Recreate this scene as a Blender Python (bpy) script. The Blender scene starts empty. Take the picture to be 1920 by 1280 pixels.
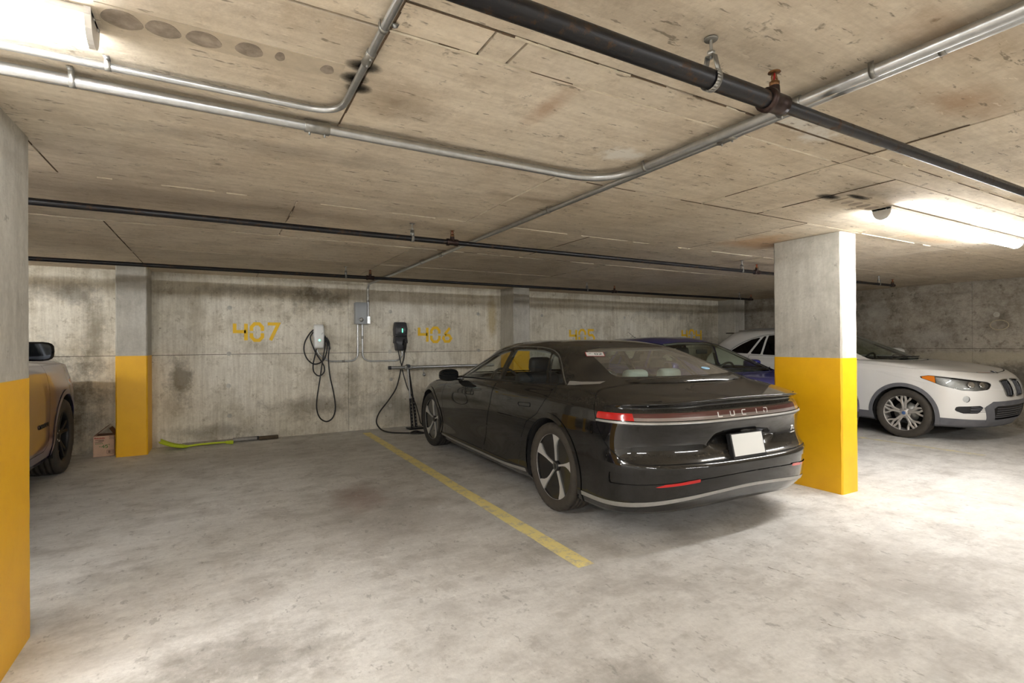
import bpy, bmesh, math, random
import numpy as np
from mathutils import Vector, Matrix
R = math.radians
PI = math.pi
sc = bpy.context.scene
COL = sc.collection

# ------------------------------------------------------------------ camera, light, exposure
cam_d = bpy.data.cameras.new('camera')
cam = bpy.data.objects.new('camera', cam_d); COL.objects.link(cam)
cam_d.sensor_width = 36.0; cam_d.lens = 970.73 / 1920 * 36.0
cam_d.clip_start = 0.05; cam_d.clip_end = 100
YAW, PITCH, ROLL, CAMH = 0.513629, 0.003381, -0.005807, 1.32
_f = Vector((math.sin(YAW)*math.cos(PITCH), math.cos(YAW)*math.cos(PITCH), math.sin(PITCH)))
_r = Vector((math.cos(YAW), -math.sin(YAW), 0)); _u = _r.cross(_f)
_r2 = _r*math.cos(ROLL) + _u*math.sin(ROLL); _u2 = -_r*math.sin(ROLL) + _u*math.cos(ROLL)
cam.matrix_world = Matrix(((_r2.x, _u2.x, -_f.x, 0), (_r2.y, _u2.y, -_f.y, 0), (_r2.z, _u2.z, -_f.z, CAMH), (0, 0, 0, 1)))
sc.camera = cam
world = bpy.data.worlds.new('world'); sc.world = world; world.use_nodes = True
world.node_tree.nodes['Background'].inputs[0].default_value = (0.9, 0.95, 1, 1)
world.node_tree.nodes['Background'].inputs[1].default_value = 0.3
LAMP_EMISSION = 66.0          # strength of every fluorescent diffuser
sc.view_settings.view_transform = 'Standard'; sc.view_settings.look = 'None'
sc.view_settings.gamma = 1; sc.view_settings.use_curve_mapping = False
sc.view_settings.exposure = 1.33
try:
    sc.cycles.use_denoising = True
    sc.cycles.max_bounces = 8; sc.cycles.diffuse_bounces = 4; sc.cycles.glossy_bounces = 3
    sc.cycles.transmission_bounces = 4; sc.cycles.transparent_max_bounces = 10
    sc.cycles.caustics_reflective = False; sc.cycles.caustics_refractive = False
    sc.cycles.sample_clamp_indirect = 12
    sc.cycles.use_adaptive_sampling = True; sc.cycles.adaptive_threshold = 0.04
except Exception: pass

# main dimensions of the garage (metres; camera stands at x = y = 0)
CEIL, WALLY, WALLX, BACKY, LEFTX = 2.27, 8.08, 10.5, -8.5, -9.5

# ------------------------------------------------------------------ helpers
def link(o, parent=None):
    COL.objects.link(o)
    if parent is not None: o.parent = parent
    return o

def thing(name, label, cat, loc=(0, 0, 0), rz=0, group=None):
    o = bpy.data.objects.new(name, None); o.empty_display_size = 0.1
    o.location = loc; o.rotation_euler = (0, 0, rz)
    return tag(link(o), label, cat, group)

def tag(o, label=None, cat=None, group=None, kind=None):
    if label: o['label'] = label
    if cat: o['category'] = cat
    if group: o['group'] = group
    if kind: o['kind'] = kind
    return o

def copy_tree(o, parent=None):
    c = o.copy(); link(c); c.parent = parent
    for ch in list(o.children): copy_tree(ch, c)
    return c

class MB:
    def __init__(s): s.v = []; s.f = []; s.m = []; s.sm = []; s.mi = 0; s.smooth = False
    def add(s, vs, fs, smooth=None):
        b = len(s.v); s.v += [tuple(v) for v in vs]
        for f in fs:
            s.f.append(tuple(b+i for i in f)); s.m.append(s.mi); s.sm.append(s.smooth if smooth is None else smooth)
        return s
    def box(s, c, d, rot=None, bev=0.0):
        hx, hy, hz = d[0]/2, d[1]/2, d[2]/2
        if bev <= 0:
            P = [(x, y, z) for z in (-hz, hz) for y in (-hy, hy) for x in (-hx, hx)]
            F = [(0, 2, 3, 1), (4, 5, 7, 6), (0, 1, 5, 4), (2, 6, 7, 3), (0, 4, 6, 2), (1, 3, 7, 5)]
        else:
            bm = bmesh.new(); bmesh.ops.create_cube(bm, size=1)
            for v in bm.verts: v.co = Vector((v.co.x*d[0], v.co.y*d[1], v.co.z*d[2]))
            bmesh.ops.bevel(bm, geom=bm.edges[:], offset=bev, segments=3, affect='EDGES', profile=0.5)
            bm.verts.ensure_lookup_table(); bm.verts.index_update()
            P = [tuple(v.co) for v in bm.verts]; F = [tuple(v.index for v in f.verts) for f in bm.faces]; bm.free()
        M = rot if rot is not None else Matrix.Identity(3)
        c = Vector(c); return s.add([c + M @ Vector(p) for p in P], F, smooth=(bev > 0))
    def bb(s, x0, x1, y0, y1, z0, z1, bev=0): return s.box(((x0+x1)/2, (y0+y1)/2, (z0+z1)/2), (abs(x1-x0), abs(y1-y0), abs(z1-z0)), None, bev)
    def tube(s, pts, r, seg=10, caps=True, closed=False, smooth=True):
        pts = [Vector(p) for p in pts]; n = len(pts)
        rr = r if isinstance(r, (list, tuple)) else [r]*n
        T = []
        for i in range(n):
            a = pts[i-1] if (i > 0 or closed) else pts[i]; b = pts[(i+1) % n] if (i < n-1 or closed) else pts[i]
            t = b-a; T.append(t.normalized() if t.length > 1e-9 else Vector((0, 0, 1)))
        up = Vector((0, 0, 1)) if abs(T[0].z) < 0.9 else Vector((1, 0, 0))
        N = (up - T[0]*up.dot(T[0])).normalized(); vs = []
        for i in range(n):
            if i: 
                q = T[i-1].rotation_difference(T[i]); N = q @ N; N = (N - T[i]*N.dot(T[i])).normalized()
            B = T[i].cross(N)
            for k in range(seg):
                a = 2*PI*k/seg; vs.append(pts[i] + (N*math.cos(a) + B*math.sin(a))*rr[i])
        fs = []
        for i in range(n if closed else n-1):
            j = (i+1) % n
            for k in range(seg): fs.append((i*seg+k, i*seg+(k+1) % seg, j*seg+(k+1) % seg, j*seg+k))
        s.add(vs, fs, smooth)
        if caps and not closed:
            s.add([vs[k] for k in range(seg)], [tuple(range(seg))[::-1]], False)
            s.add([vs[(n-1)*seg+k] for k in range(seg)], [tuple(range(seg))], False)
        return s
    def revolve(s, prof, seg=24, M=None, smooth=True, close=False):
        # prof: (radius, height) pairs about local z; M: 4x4 placing it
        M = M if M is not None else Matrix.Identity(4)
        vs = []; n = len(prof)
        for (r, h) in prof:
            for k in range(seg):
                a = 2*PI*k/seg; vs.append(M @ Vector((r*math.cos(a), r*math.sin(a), h)))
        fs = []
        for i in range(n if close else n-1):
            j = (i+1) % n
            for k in range(seg): fs.append((i*seg+k, i*seg+(k+1) % seg, j*seg+(k+1) % seg, j*seg+k))
        return s.add(vs, fs, smooth)
    def prism(s, poly, h0, h1, M=None, smooth=False):
        # poly in local xy, extruded in local z
        M = M if M is not None else Matrix.Identity(4); n = len(poly)
        vs = [M @ Vector((x, y, h0)) for x, y in poly] + [M @ Vector((x, y, h1)) for x, y in poly]
        fs = [tuple(range(n))[::-1], tuple(range(n, 2*n))] + [(i, (i+1) % n, n+(i+1) % n, n+i) for i in range(n)]
        return s.add(vs, fs, smooth)
    def build(s, name, mats, parent=None, bevel=0, sharp=None):
        me = bpy.data.meshes.new(name); me.from_pydata(s.v, [], s.f)
        for m in (mats if isinstance(mats, (list, tuple)) else [mats]): me.materials.append(m)
        me.polygons.foreach_set('material_index', s.m); me.polygons.foreach_set('use_smooth', s.sm)
        me.update()
        o = link(bpy.data.objects.new(name, me), parent)
        if bevel:
            b = o.modifiers.new('bevel', 'BEVEL'); b.width = bevel; b.segments = 2; b.limit_method = 'ANGLE'
        return o

def fillet(pts, rad, n=8):
    pts = [Vector(p) for p in pts]; out = [pts[0]]
    for i in range(1, len(pts)-1):
        a, b, c = pts[i-1], pts[i], pts[i+1]
        u = (a-b).normalized(); w = (c-b).normalized(); ang = u.angle(w)
        d = min(rad/math.tan(ang/2), (a-b).length*.49, (c-b).length*.49)
        p0, p1 = b+u*d, b+w*d
        for k in range(n+1):
            t = k/n; out.append(p0*(1-t)**2 + b*2*t*(1-t) + p1*t*t)
    out.append(pts[-1]); return out

def crom(pts, n=8, closed=False):
    pts = [Vector(p) for p in pts]; m = len(pts); out = []
    for i in range(m if closed else m-1):
        g = (lambda k: pts[k % m]) if closed else (lambda k: pts[max(0, min(m-1, k))])
        p0, p1, p2, p3 = g(i-1), g(i), g(i+1), g(i+2)
        for k in range(n):
            t = k/n
            out.append(0.5*((2*p1) + (p2-p0)*t + (2*p0-5*p1+4*p2-p3)*t*t + (3*p1-p0-3*p2+p3)*t**3))
    if not closed: out.append(pts[-1])
    return out

# ------------------------------------------------------------------ materials
def lin(c):
    f = lambda v: v/12.92 if v <= 0.04045 else ((v+0.055)/1.055)**2.4
    return tuple(f(x/255) for x in c)
class NT:
    def __init__(s, name):
        s.mat = bpy.data.materials.new(name); s.mat.use_nodes = True
        s.t = s.mat.node_tree; s.b = s.t.nodes['Principled BSDF']
    def n(s, ty, **kw):
        nd = s.t.nodes.new(ty)
        for k, v in kw.items(): setattr(nd, k, v)
        return nd
    def l(s, a, b): s.t.links.new(a, b)
    def coord(s, scale=(1, 1, 1), loc=(0, 0, 0), kind='Object'):
        tc = s.n('ShaderNodeTexCoord'); mp = s.n('ShaderNodeMapping')
        mp.inputs['Scale'].default_value = scale; mp.inputs['Location'].default_value = loc
        s.l(tc.outputs[kind], mp.inputs[0]); return mp.outputs[0]
    def noise(s, vec, scale, detail=6, rough=0.6, dist=0.0):
        nd = s.n('ShaderNodeTexNoise'); nd.inputs['Scale'].default_value = scale; nd.inputs['Detail'].default_value = detail
        nd.inputs['Roughness'].default_value = rough; nd.inputs['Distortion'].default_value = dist
        s.l(vec, nd.inputs['Vector']); return nd.outputs['Fac']
    def ramp(s, fac, a, b, ca=(0, 0, 0, 1), cb=(1, 1, 1, 1)):
        r = s.n('ShaderNodeValToRGB'); r.color_ramp.elements[0].position = a; r.color_ramp.elements[1].position = b
        r.color_ramp.elements[0].color = ca; r.color_ramp.elements[1].color = cb
        s.l(fac, r.inputs[0]); return r.outputs[0]
    def mix(s, fac, a, b, mode='MIX'):
        m = s.n('ShaderNodeMix', data_type='RGBA', blend_type=mode)
        for sock, val in ((m.inputs[0], fac), (m.inputs[6], a), (m.inputs[7], b)):
            if hasattr(val, 'is_linked') or isinstance(val, bpy.types.NodeSocket): s.l(val, sock)
            elif isinstance(val, (int, float)): sock.default_value = val
            else: sock.default_value = tuple(val)[:3] + (1,)
        return m.outputs[2]
    def math(s, op, a, b=0.0, clamp=False):
        m = s.n('ShaderNodeMath', operation=op); m.use_clamp = clamp
        for i, val in enumerate((a, b)):
            if isinstance(val, bpy.types.NodeSocket): s.l(val, m.inputs[i])
            else: m.inputs[i].default_value = val
        return m.outputs[0]
    def bump(s, h, strength=0.3, dist=0.01):
        b = s.n('ShaderNodeBump'); b.inputs['Strength'].default_value = strength; b.inputs['Distance'].default_value = dist
        s.l(h, b.inputs['Height']); s.l(b.outputs[0], s.b.inputs['Normal'])
    def blotch(s, c, r, warp=0.6, wscale=2.5, soft=0.7):
        # a patch with a ragged outline of its own: 1 inside, 0 outside
        if not hasattr(s, '_v'): s._v = s.coord()
        v = s._v
        sub = s.n('ShaderNodeVectorMath', operation='SUBTRACT'); s.l(v, sub.inputs[0]); sub.inputs[1].default_value = c
        dv = s.n('ShaderNodeVectorMath', operation='DIVIDE'); s.l(sub.outputs[0], dv.inputs[0]); dv.inputs[1].default_value = r
        ln = s.n('ShaderNodeVectorMath', operation='LENGTH'); s.l(dv.outputs[0], ln.inputs[0])
        if not hasattr(s, '_wn'): s._wn = [s.noise(s.coord(), 1.6, 4, 0.7), s.noise(s.coord(), 4.5, 5, 0.75)]
        nz = s._wn[0 if wscale < 2.6 else 1]
        d = s.math('ADD', ln.outputs['Value'], s.math('MULTIPLY', s.math('SUBTRACT', nz, 0.5), warp*4))
        return s.ramp(d, 1-soft, 1.0, (1, 1, 1, 1), (0, 0, 0, 1))

def simple(name, col, rough=0.5, metal=0.0, coat=0.0, var=0.0, vscale=20, spec=0.5, **kw):
    m = NT(name); b = m.b
    b.inputs['Roughness'].default_value = rough; b.inputs['Metallic'].default_value = metal
    b.inputs['Coat Weight'].default_value = coat; b.inputs['Coat Roughness'].default_value = 0.05
    b.inputs['Specular IOR Level'].default_value = spec
    if var > 0:
        f = m.noise(m.coord(), vscale, 6, 0.65)
        c = m.mix(m.ramp(f, 0.3, 0.7), tuple(x*(1-var) for x in col), tuple(min(1, x*(1+var)) for x in col))
        m.l(c, b.inputs['Base Color'])
    else: b.inputs['Base Color'].default_value = tuple(col)+(1,)
    return m.mat

def emit(name, col, strength):
    m = NT(name); m.b.inputs['Base Color'].default_value = (0.8, 0.8, 0.8, 1)
    m.b.inputs['Emission Color'].default_value = tuple(col)+(1,); m.b.inputs['Emission Strength'].default_value = strength
    return m.mat

def concrete(name, base, dark, light, grain=(1, 1, 1), gstr=0.35, stain=0.5, rough=0.85, blotches=(), speck=0.5, objrand=0.0, bump=0.25, mottle=0.0, scratch=None):
    m = NT(name); v = m.coord()
    big = m.noise(v, 0.55, 2, 0.6, 0.4); mid = m.noise(v, 2.6, 4, 0.72, 0.3); fine = m.noise(v, 38, 2, 0.7)
    gr = m.noise(m.coord(scale=grain), 3.0, 4, 0.75)
    c = m.mix(m.ramp(big, 0.35, 0.68), base, light)
    c = m.mix(m.math('MULTIPLY', m.ramp(mid, 0.47, 0.72), stain), c, dark)
    c = m.mix(m.math('MULTIPLY', m.ramp(gr, 0.42, 0.75), gstr), c, dark)
    c = m.mix(m.math('MULTIPLY', m.ramp(gr, 0.28, 0.45, (1, 1, 1, 1), (0, 0, 0, 1)), gstr*0.8), c, light)
    sp = m.noise(m.coord(loc=(3.1, 7.7, 1.3)), 9.0, 4, 0.75)
    c = m.mix(m.math('MULTIPLY', m.ramp(sp, 0.63, 0.72), speck), c, tuple(x*0.55 for x in dark))
    c = m.mix(m.math('MULTIPLY', m.ramp(fine, 0.35, 0.75), 0.22), c, dark)
    if mottle:
        mt = m.noise(m.coord(loc=(1.7, 4.1, 8.8)), 5.5, 5, 0.8)
        c = m.mix(m.math('MULTIPLY', m.ramp(mt, 0.55, 0.66), mottle), c, dark)
        c = m.mix(m.math('MULTIPLY', m.ramp(mt, 0.34, 0.44, (1, 1, 1, 1), (0, 0, 0, 1)), mottle*0.7), c, light)
    for (bc, br, col, st, *ex) in blotches:
        c = m.mix(m.math('MULTIPLY', m.blotch(bc, br, *(ex or ())), st), c, col)
    if objrand:
        oi = m.n('ShaderNodeObjectInfo'); hs = m.n('ShaderNodeHueSaturation')
        m.l(m.math('ADD', m.math('MULTIPLY', oi.outputs['Random'], objrand), 1-objrand/2), hs.inputs['Value'])
        m.l(c, hs.inputs['Color']); c = hs.outputs[0]
    m.l(c, m.b.inputs['Base Color']); m.b.inputs['Roughness'].default_value = rough
    m.b.inputs['Specular IOR Level'].default_value = 0.3
    if scratch:
        sn = m.noise(m.coord(scale=scratch[0], loc=(2.2, .7, .1)), 2.0, 3, 0.7)
        c2 = m.mix(m.math('MULTIPLY', m.ramp(sn, 0.63, 0.68), scratch[1]), c, tuple(x*0.42 for x in dark))
        c2 = m.mix(m.math('MULTIPLY', m.ramp(sn, 0.29, 0.34, (1, 1, 1, 1), (0, 0, 0, 1)), scratch[1]*0.8), c2, light)
        m.l(c2, m.b.inputs['Base Color'])
    m.bump(m.math('ADD', m.math('MULTIPLY', fine, 0.6), gr), bump, 0.012)
    return m.mat

C_ = lambda *c: lin(c)
SOOT = C_(62, 55, 46); DAMP = C_(118, 108, 88); PALE = C_(222, 214, 194)
M = {}
M['floor'] = concrete('floor concrete', C_(216, 213, 207), C_(158, 152, 144), C_(232, 230, 225), (0.9, 2.2, 1), 0.42, 0.6, 0.62, [
    ((1.2, 4.0, 0), (0.75, 1.1, 1), C_(132, 124, 114), 0.45, 0.55, 1.8, 0.9), ((0.05, 2.45, 0), (0.55, 0.28, 1), C_(112, 104, 92), 0.55, 0.6, 3.0, 0.8),
    ((1.05, 4.55, 0), (0.28, 0.5, 1), C_(150, 120, 108), 0.5, 0.6, 3.0, 0.9), ((1.35, 1.45, 0), (0.28, 0.25, 1), C_(120, 114, 104), 0.45, 0.7, 6.0, 0.8),
    ((1.75, 2.8, 0), (0.30, 0.22, 1), C_(118, 112, 102), 0.4, 0.7, 6.0, 0.8), ((0.4, 6.9, 0), (1.6, 0.9, 1), C_(136, 128, 118), 0.4, 0.5, 1.6, 0.9),
    ((3.4, 1.5, 0), (0.8, 0.5, 1), C_(150, 142, 132), 0.4, 0.6, 2.5, 0.9), ((3.2, 4.5, 0), (1.3, 2.6, 1), C_(120, 112, 100), 0.35, 0.4, 1.5, 0.9),  # second entry: broad soft darker patch beneath the black car
    ((6.2, 5.6, 0), (1.2, 2.4, 1), C_(120, 112, 100), 0.35, 0.4, 1.5, 0.9), ((1.6, 0.9, 0), (0.5, 0.4, 1), C_(226, 221, 212), 0.5, 0.5, 2.5, 0.9),  # first entry: broad soft darker patch beneath the blue car
    ((5.6, 1.6, 0), (1.2, 0.7, 1), C_(222, 216, 206), 0.4, 0.5, 2.0, 0.9)], speck=0.45, mottle=0.4, scratch=((9, 5, 1), 0.35))
M['ceil'] = concrete('ceiling concrete', C_(222, 207, 183), C_(172, 154, 130), C_(234, 222, 202), (0.7, 5.5, 1), 0.45, 0.4, 0.9, [
    ((0.62, 2.0, 2.27), (0.24, 0.2, 1), C_(120, 100, 74), 0.55, 0.4, 3.0, 0.9), ((-0.2, 4.0, 2.27), (2.0, 0.5, 1), C_(150, 134, 116), 0.5, 0.5, 2.0, 0.9),
    ((3.6, 1.75, 2.27), (0.5, 0.2, 1), C_(88, 78, 66), 0.5, 0.4, 3.0, 0.9), ((0.2, 2.75, 2.27), (0.9, 0.14, 1), C_(150, 140, 126), 0.5, 0.5, 3.0, 0.9),
    ((1.75, 1.98, 2.27), (0.16, 0.10, 1), C_(240, 236, 226), 0.8, 0.9, 5.0, 0.6), ((2.3, 1.35, 2.27), (0.28, 0.10, 1), C_(240, 236, 226), 0.8, 0.9, 5.0, 0.6), ((1.15, 1.75, 2.27), (0.06, 0.22, 1), C_(160, 112, 66), 0.5, 0.5, 4.0, 0.9), ((2.6, 0.9, 2.27), (0.3, 0.12, 1), C_(158, 116, 76), 0.45, 0.6, 4.0, 0.9), ((2.0, 0.75, 2.27), (0.3, 0.14, 1), C_(164, 126, 88), 0.45, 0.6, 4.0, 0.9), ((4.5, 3.2, 2.27), (0.5, 0.35, 1), C_(206, 160, 108), 0.6, 0.5, 2.5, 0.6), ((5.8, 2.3, 2.27), (0.7, 0.12, 1), C_(216, 176, 128), 0.5, 0.5, 3.0, 0.8), ((1.9, 2.9, 2.27), (0.5, 0.06, 1), C_(140, 120, 96), 0.5, 0.6, 4.0, 0.8)], speck=0.85, objrand=0.14, mottle=0.35, scratch=((4, 16, 1), 0.7))
M['wall'] = concrete('wall concrete', C_(238, 230, 210), C_(160, 146, 118), C_(248, 243, 230), (7, 7, 0.45), 0.45, 0.55, 0.88, [
    ((1.25, 8.0, 2.0), (0.5, 1, 0.2), DAMP, 0.75, 0.6, 3.0, 0.7), ((0.6, 8.0, 2.08), (1.0, 1, 0.1), SOOT, 0.45, 0.6, 3.0, 0.9),
    ((-0.45, 8.0, 0.85), (0.17, 1, 0.33), DAMP, 0.7, 0.7, 5.0, 0.7), ((1.2, 8.0, 0.42), (0.75, 1, 0.18), DAMP, 0.6, 0.6, 3.0, 0.8),
    ((2.4, 8.0, 0.3), (0.7, 1, 0.36), C_(120, 114, 98), 0.65, 0.5, 2.5, 0.7), ((1.75, 8.0, 0.8), (0.22, 1, 0.4), DAMP, 0.45, 0.6, 4.0, 0.8),
    ((-1.9, 8.0, 0.6), (0.75, 1, 0.75), SOOT, 0.75, 0.6, 3.0, 0.8), ((-1.6, 8.0, 1.95), (0.5, 1, 0.14), SOOT, 0.5, 0.6, 4.0, 0.8), ((-1.35, 8.0, 1.45), (0.16, 1, 0.7), DAMP, 0.6, 0.6, 4.0, 0.8),
    ((4.15, 8.0, 1.75), (0.10, 1, 0.6), C_(186, 164, 110), 0.6, 0.6, 4.0, 0.7), ((9.6, 8.0, 1.7), (0.7, 1, 0.6), C_(128, 116, 90), 0.6, 0.5, 3.0, 0.8),
    ((5.6, 8.0, 1.75), (0.5, 1, 0.12), PALE, 0.6, 0.6, 4.0, 0.8), ((8.3, 8.0, 1.95), (0.9, 1, 0.18), SOOT, 0.35, 0.6, 3.0, 0.8),
    ((-0.1, 8.0, 0.15), (0.5, 1, 0.12), DAMP, 0.5, 0.7, 5.0, 0.8)], speck=0.8, mottle=0.55)
M['wall_r'] = concrete('weathered wall concrete', C_(164, 154, 138), C_(96, 87, 74), C_(190, 182, 168), (1, 2.0, 3.0), 0.55, 0.75, 0.9, [
    ((10.5, 5.0, 1.85), (1, 0.25, 0.4), C_(186, 180, 168), 0.5, 0.5, 3.0, 0.9), ((10.5, 4.1, 1.4), (1, 0.5, 0.14), C_(186, 180, 170), 0.6, 0.6, 4.0, 0.9),
    ((10.5, 3.4, 1.05), (1, 1.5, 0.12), C_(184, 174, 152), 0.75, 0.45, 3.0, 0.4), ((10.5, 2.9, 0.75), (1, 0.9, 0.25), C_(78, 72, 60), 0.7, 0.6, 4.0, 0.6)], speck=0.8, mottle=0.6)
M['joint'] = simple('dirty joint', C_(74, 61, 46), .95, var=.3, vscale=8)
M['white_wall'] = simple('white bounce concrete', C_(236, 234, 228), .8, var=.04, vscale=2)  # white given to the unseen walls so they bounce more light
M['pillar'] = concrete('pillar concrete', C_(196, 191, 178), C_(142, 136, 124), C_(214, 210, 200), (5, 5, 0.8), 0.35, 0.5, 0.85, speck=0.55)
def paint(name, col, dark, wear=0.35):
    m = NT(name); v = m.coord()
    a = m.noise(v, 3.0, 7, 0.65); f = m.noise(v, 22, 5, 0.7); b = m.noise(m.coord(loc=(5, 2, 9)), 7, 8, 0.75)
    c = m.mix(m.math('MULTIPLY', m.ramp(a, 0.42, 0.75), 0.5), col, dark)
    c = m.mix(m.math('MULTIPLY', m.ramp(b, 0.66, 0.74), wear), c, C_(150, 130, 90))
    m.l(c, m.b.inputs['Base Color']); m.b.inputs['Roughness'].default_value = 0.45
    m.bump(m.math('ADD', f, a), 0.25, 0.006); return m.mat
M['yellow'] = paint('yellow pillar paint', C_(255, 194, 18), C_(232, 164, 20))
def worn(name, col, under, amount, scale=9):
    m = NT(name); a = m.noise(m.coord(), scale, 9, 0.75); f = m.noise(m.coord(), 45, 4, 0.7)
    c = m.mix(m.ramp(m.math('ADD', a, m.math('MULTIPLY', m.math('SUBTRACT', f, 0.5), 0.3)), amount, amount+0.12), under, col)
    m.l(c, m.b.inputs['Base Color']); m.b.inputs['Roughness'].default_value = 0.75; return m.mat
M['line'] = worn('worn floor line paint', C_(250, 234, 158), C_(214, 204, 172), 0.38)
M['line_faint'] = worn('faded floor line paint', C_(240, 228, 170), C_(208, 202, 184), 0.50)
M['stencil'] = worn('stencil paint', C_(255, 208, 56), C_(222, 204, 150), 0.30, 14)
M['galv'] = simple('galvanised steel', C_(188, 190, 190), 0.32, 0.9, var=0.12, vscale=30)
M['galv_dull'] = simple('dull zinc', C_(150, 148, 142), 0.45, 0.85, var=0.2, vscale=25)
def rusty(name, col, rust, amt=0.55):
    m = NT(name); a = m.noise(m.coord(), 26, 8, 0.75)
    k = m.ramp(a, amt, amt+0.1)
    m.l(m.mix(k, col, rust), m.b.inputs['Base Color'])
    m.b.inputs['Metallic'].default_value = 0.2; m.l(m.math('ADD', m.math('MULTIPLY', k, 0.4), 0.36), m.b.inputs['Roughness'])
    m.bump(a, 0.3, 0.004); return m.mat
M['pipe'] = rusty('black sprinkler pipe', C_(20, 19, 22), C_(74, 52, 32))
M['brass'] = simple('old brass', C_(120, 84, 52), 0.4, 0.8, var=0.3)
M['bronze'] = simple('dark bronze fitting', C_(56, 42, 38), 0.4, 0.7, var=0.3)
M['redbulb'] = simple('red glass bulb', C_(150, 30, 30), 0.15)
M['lamp'] = emit('fluorescent diffuser', (0.97, 0.985, 1.0), LAMP_EMISSION)
M['lamp_dim'] = emit('dimmed fluorescent diffuser', (0.97, 0.985, 1.0), LAMP_EMISSION*0.50)  # half strength, to hold back glare on floor and ceiling near the lamps
M['lampbody'] = simple('white enamel', C_(214, 210, 204), 0.4)
M['greybox'] = simple('grey enamel', C_(160, 163, 164), 0.4, 0.1)
M['white_pl'] = simple('white plastic', C_(244, 244, 241), 0.3)
M['dark_pl'] = simple('charcoal plastic', C_(58, 58, 62), 0.38)
M['dark_pl2'] = simple('black plastic', C_(26, 26, 28), 0.3)
M['cable'] = simple('black rubber cable', C_(34, 32, 31), 0.5)
M['green_led'] = emit('green indicator', (0.05, 1.0, 0.45), 3.0)
M['green_soft'] = emit('soft green indicator', (0.35, 1.0, 0.6), 1.1)
M['soot'] = simple('soot mark', C_(154, 141, 126), 0.95, var=0.35, vscale=24)
M['black'] = simple('matt black', C_(14, 14, 14), 0.8)
# ------------------------------------------------------------------ the setting
random.seed(5)
def struct(name, mb, mat, parent=None, label=None):
    o = mb.build(name, mat, parent)
    if parent is None: o['kind'] = 'structure'
    if label: o['label'] = label
    return o

floor = struct('floor', MB().bb(LEFTX, WALLX, BACKY, WALLY, -0.2, 0.0), M['floor'], label='dusty grey concrete parking garage floor slab')
def floor_line(x0, y0, x1, y1, w, mat='line'):
    d = Vector((x1-x0, y1-y0, 0)).normalized(); n = Vector((-d.y, d.x, 0))*w/2
    mb = MB(); a, b = Vector((x0, y0, 0)), Vector((x1, y1, 0))
    k = 30; pts = []
    for i in range(k+1):
        p = a.lerp(b, i/k); j = [random.uniform(-.003, .003) for _ in range(2)]
        pts.append((p + n*(1+j[0]*20), p - n*(1+j[1]*20)))
    vs = []
    for p, q in pts: vs += [(p.x, p.y, .0015), (q.x, q.y, .0015)]
    mb.add(vs, [(2*i, 2*i+1, 2*i+3, 2*i+2) for i in range(k)])
    return mb.build('parking_line', M[mat], floor)
floor_line(1.885, 2.46, 1.895, 7.78, 0.115)['label'] = 'worn yellow painted stripe between two parking bays'
floor_line(7.64, 2.52, 7.66, 7.6, 0.10, 'line_faint')['label'] = 'faded yellow painted stripe beside the white car'
M['crack'] = simple('floor crack', C_(112, 100, 84), 0.95)
for path in ([(1.93, 2.42), (2.05, 2.29), (2.16, 2.17), (2.33, 1.98), (2.5, 1.84), (2.72, 1.6)], [(2.62, 2.2), (2.66, 2.05), (2.78, 1.93), (2.82, 1.8), (2.93, 1.72)], [(2.45, 1.42), (2.5, 1.32), (2.58, 1.25), (2.62, 1.15)]):
    mb = MB(); P = crom([(x, y, 0.0012) for x, y in path], 8); vs = []
    for i, p in enumerate(P):
        w = 0.0022*(0.4+random.random()); jx = random.uniform(-.006, .006)
        vs += [(p.x-w+jx, p.y+w, p.z), (p.x+w+jx, p.y-w, p.z)]
    mb.add(vs, [(2*i, 2*i+1, 2*i+3, 2*i+2) for i in range(len(P)-1)])
    mb.build('floor_crack', M['crack'], floor)

ceiling = struct('ceiling', MB().bb(LEFTX, WALLX, BACKY, WALLY, CEIL+.016, CEIL+.25), M['joint'], label='low concrete ceiling cast against plywood sheets with visible joints')
rows = [BACKY, -7.15, -5.93, -4.71, -3.49, -2.27, -1.05, 0.17, 1.39, 1.54, 2.45, 3.68, 4.93, 6.15, 7.37, WALLY]
for i in range(len(rows)-1):
    y0, y1 = rows[i], rows[i+1]
    off = {8: 0.74, 9: 0.45, 10: 1.67, 11: 0.45, 12: 1.67, 13: 1.67, 14: 0.45, 7: 0.45}.get(i, 0.45 if i % 2 else 1.67)
    xs = [LEFTX] + [off + 2.44*k for k in range(-6, 6) if LEFTX+.1 < off+2.44*k < WALLX-.1] + [WALLX]
    if i == 8: xs = sorted(xs + [0.85]) 
    if i == 9: xs = sorted(xs + [3.47])
    for a, b in zip(xs[:-1], xs[1:]):
        dz = random.uniform(-.0022, .0022); g = .0046
        tl = [random.uniform(-.0008, .0008) for _ in range(4)]
        mb = MB(); z = CEIL+dz
        mb.add([(a+g, y0+g, z+tl[0]), (b-g, y0+g, z+tl[1]), (b-g, y1-g, z+tl[2]), (a+g, y1-g, z+tl[3]), (a+g, y0+g, CEIL+.017), (b-g, y0+g, CEIL+.017), (b-g, y1-g, CEIL+.017), (a+g, y1-g, CEIL+.017)],
               [(0, 3, 2, 1), (0, 1, 5, 4), (1, 2, 6, 5), (2, 3, 7, 6), (3, 0, 4, 7)])
        mb.build('panel', M['ceil'], ceiling)
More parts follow.
